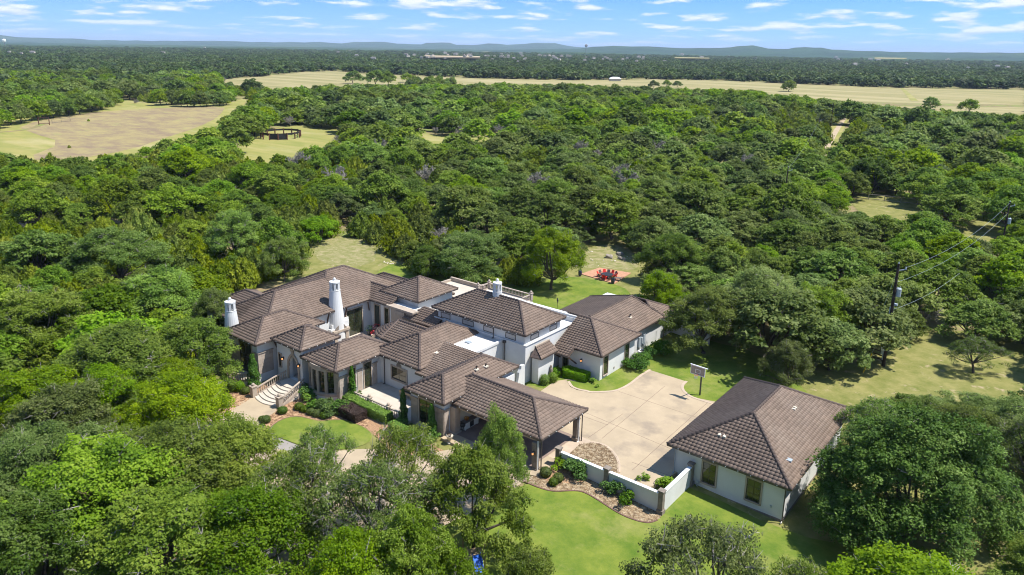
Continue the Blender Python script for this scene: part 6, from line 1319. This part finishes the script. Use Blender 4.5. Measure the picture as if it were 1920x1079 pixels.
# ---------------- the plain and the hills behind
def ridge(name,prof,D0,depth,m,foot=-6.):
    """hills from their skyline: (pixel x, pixel y) at distance D0, falling away to the plain in front and behind"""
    mb=MB(); rows=[]; P=[]
    for i in range(len(prof)-1):
        a,b=prof[i],prof[i+1]; n=max(1,int((b[0]-a[0])/14))
        for k in range(n): t=k/n; t2=t*t*(3-2*t); P.append((a[0]+(b[0]-a[0])*t,a[1]+(b[1]-a[1])*t2+.35*math.sin((a[0]+(b[0]-a[0])*t)*.31)+.25*math.sin((a[0]+(b[0]-a[0])*t)*.113)))
    P.append(prof[-1])
    for fr_,hf in ((-1.,0),(-.55,.42),(-.22,.82),(0,1.),(.4,.9),(1.,0)):
        row=[]
        for j,(X_,Y_) in enumerate(P):
            d=ray(X_,Y_); q=math.hypot(d[0],d[1]); top=H+d[2]/q*D0; D=D0+fr_*depth*(1+.12*math.sin(j*.9+fr_*5)); row.append((d[0]/q*D,d[1]/q*D,foot+(top-foot)*hf+(8*math.sin(j*1.7+fr_*9) if 0<hf<1 else 0)))
        rows.append(row)
    n=len(P); vs=[v for r in rows for v in r]; fs=[(i*n+j,i*n+j+1,(i+1)*n+j+1,(i+1)*n+j) for i in range(len(rows)-1) for j in range(n-1)]
    mb.add(vs,fs); o=mb.obj(name,m,smooth=True,kind='structure'); return o
ridge('hills',[(-500,58),(-250,60),(-60,64),(0,66),(30,70),(60,71),(120,72.5),(200,76),(300,77),(400,77),(500,79.5),(600,79.5),(640,82),(665,79.5),(720,79),(745,82.5),(790,83.5),(800,80.5),(843,80.5),(856,84),(885,85.5),(915,81.5),(935,82.5),(950,84.5),(985,83),(1005,80.6),(1040,81),(1062,85.5),(1090,89.5),(1150,92),(1400,96),(1920,103),(2300,110)],13500,3000,M['hill'])
ridge('hills',[(-300,84),(0,80),(40,80.5),(130,84),(220,88),(420,92),(700,95),(900,94.5),(1080,92),(1112,88.3),(1150,87),(1200,87.3),(1280,90.5),(1330,91),(1370,89.5),(1382,87),(1412,85.6),(1425,88),(1440,91.5),(1478,92.5),(1490,90),(1510,88.6),(1540,90),(1560,93.5),(1620,96),(1700,98),(1740,98.8),(1800,98.8),(1920,99.5),(2100,101),(2400,106)],8200,2400,M['hill'])
pl=W((-1400,102),(-700,84),(0,86),(960,101),(1920,116),(2700,130)); 
def canopy():
    """the far woodland read as one rolling canopy out to the hills"""
    bm=bmesh.new(); rows=[]; n=130; rr2=[3600,4000,4500,5100,5800,6600,7600,8800,10200,12000,15000,20000,30000]
    for D in rr2:
        row=[]
        for j in range(n+1):
            a=-R(50)+R(100)*j/n; x=D*(fw[0]*math.cos(a)+rt[0]*math.sin(a)); y=D*(fw[1]*math.cos(a)+rt[1]*math.sin(a)); row.append(bm.verts.new((x,y,(6 if D>3600 else -2)+5*math.sin(x*.004+y*.003)+4*math.sin(x*.011-y*.007)+r5.uniform(-2.5,2.5))))
        rows.append(row)
    for i in range(len(rows)-1):
        for j in range(n): bm.faces.new((rows[i][j],rows[i][j+1],rows[i+1][j+1],rows[i+1][j]))
    me=bpy.data.meshes.new('woodland_canopy'); bm.to_mesh(me); bm.free(); me.materials.append(M['farwood']); setp(link('woodland_canopy',me),'dark rolling woodland canopy reaching the foot of the hills','woodland',None,'stuff')
canopy()
# pale fields and bare lots far off
for pts,m in ((((795,104),(900,105.8),(900,107.6),(800,106.4)),'dirt'),(((1265,107.5),(1330,108.5),(1330,110),(1265,109)),'hay'),(((1640,108),(1700,109),(1700,110.5),(1640,110)),'hay')):
    o=MB().prism([tuple(at(a,b_,16.)[:2]) for a,b_ in pts],13,16.); o.obj('far_field',M[m],kind='structure')
# ---------------- haze: air over the whole scene
hm_=bpy.data.materials.new('haze'); hm_.use_nodes=True; t=hm_.node_tree; t.nodes.clear(); pv=N(t,'ShaderNodeVolumePrincipled'); pv.inputs['Color'].default_value=(.62,.78,1,1); pv.inputs['Density'].default_value=.000050; pv.inputs['Anisotropy'].default_value=.0
o_=N(t,'ShaderNodeOutputMaterial'); L(t,pv.outputs[0],o_.inputs['Volume'])
hz=MB().box((-62000,-8100,-4),(61000,61000,260)); ho=hz.obj('haze',hm_,kind='stuff'); 

# loose stones and chips on the planting beds
def scatter_bits(name,poly,n,size,m,lab,z=None):
    xs=[p[0] for p in poly];ys=[p[1] for p in poly]; mb=MB(); k=0; g=random.Random(len(poly)+n)
    while k<n:
        x,y=g.uniform(min(xs),max(xs)),g.uniform(min(ys),max(ys))
        if not inside(poly,x,y): continue
        k+=1; s_=size*g.uniform(.5,1.4); a=g.uniform(0,3.14); c_,s2=math.cos(a),math.sin(a); zz=(gz(x,y) if z is None else z)+.03; l,w_,h=s_,s_*g.uniform(.4,.8),s_*.45
        v=[(l,0,0),(0,w_,0),(-l,0,0),(0,-w_,0),(0,0,h)]; mb.add([(x+p[0]*c_-p[1]*s2,y+p[0]*s2+p[1]*c_,zz+p[2]) for p in v],[(0,1,4),(1,2,4),(2,3,4),(3,0,4)])
    o=mb.obj(name,m,kind='stuff'); setp(o,lab,'ground cover')
stn=mat('loose_stone',(.42,.33,.215),.9,(.17,.11,.06),2.6,2,lo=.42,hi=.58); chp=mat('bark_chip',(.46,.30,.17),.9,(.16,.085,.045),2.6,2,lo=.42,hi=.58)
scatter_bits('gravel_stones',gb+[(-31.0,54.85),(-36.9,54.85)],5200,.06,stn,'loose brown stones on the half round bed by the carport',CZ+.02)
scatter_bits('gravel_stones',BED,6500,.06,stn,'loose brown stones on the bed along the low white wall')
scatter_bits('mulch_chips',W((400,722),(478,738),(434,765),(400,775),(380,760)),2600,.09,chp,'bark chips on the bed left of the front walk')
scatter_bits('mulch_chips',W((530,748),(560,740),(640,752),(690,760),(690,800),(647,779),(600,783),(560,773),(520,784),(500,800),(486,800),(505,780)),4600,.09,chp,'bark chips on the bed between the steps and the oval lawn')

ribbon('meadow_track',catmull(W((-40,251),(30,246),(62,240),(80,233)),4),3.2,M['litter'],.07,0,z=0)



M['rocky']=mat('rocky_ground',(.16,.165,.045),.95,(.29,.245,.125),.7,10,lo=.42,hi=.62,bump=.4,bscale=5,c3=(.40,.33,.23),s3=1.3,l3=.60,h3=.68,nr=.72)
sheet('rocky_ground',smooth(W((1085,505),(1094,478),(1112,462),(1150,457),(1184,468),(1200,498),(1184,508),(1124,502)),1),M['rocky'],.02)
sheet('rocky_ground',smooth(W((585,470),(610,450),(650,444),(692,450),(708,474),(700,496),(640,500),(600,492)),1),M['rocky'],.02)
g8=random.Random(8); rk=None
for i in range(26):
    X_,Y_=(g8.uniform(1102,1190),g8.uniform(464,500)) if i<16 else (g8.uniform(720,752),g8.uniform(490,497)); p=at(X_,Y_); bm_=MB(); s_=g8.uniform(.12,.3); bm_.lathe([(s_*.9,-.02),(s_,s_*.25),(s_*.6,s_*.5),(s_*.1,s_*.55)],(0,0,0),6,sq=.7)
    o=bm_.obj('field_stone',M['creamstone']); o.location=(p[0],p[1],.02); o.rotation_euler=(0,0,g8.uniform(0,3)); setp(o,'small pale stone lying on the rough ground '+('past the red chair patio' if i<16 else 'behind the house'),'rock','small stones '+('past the patio' if i<16 else 'behind the house'))
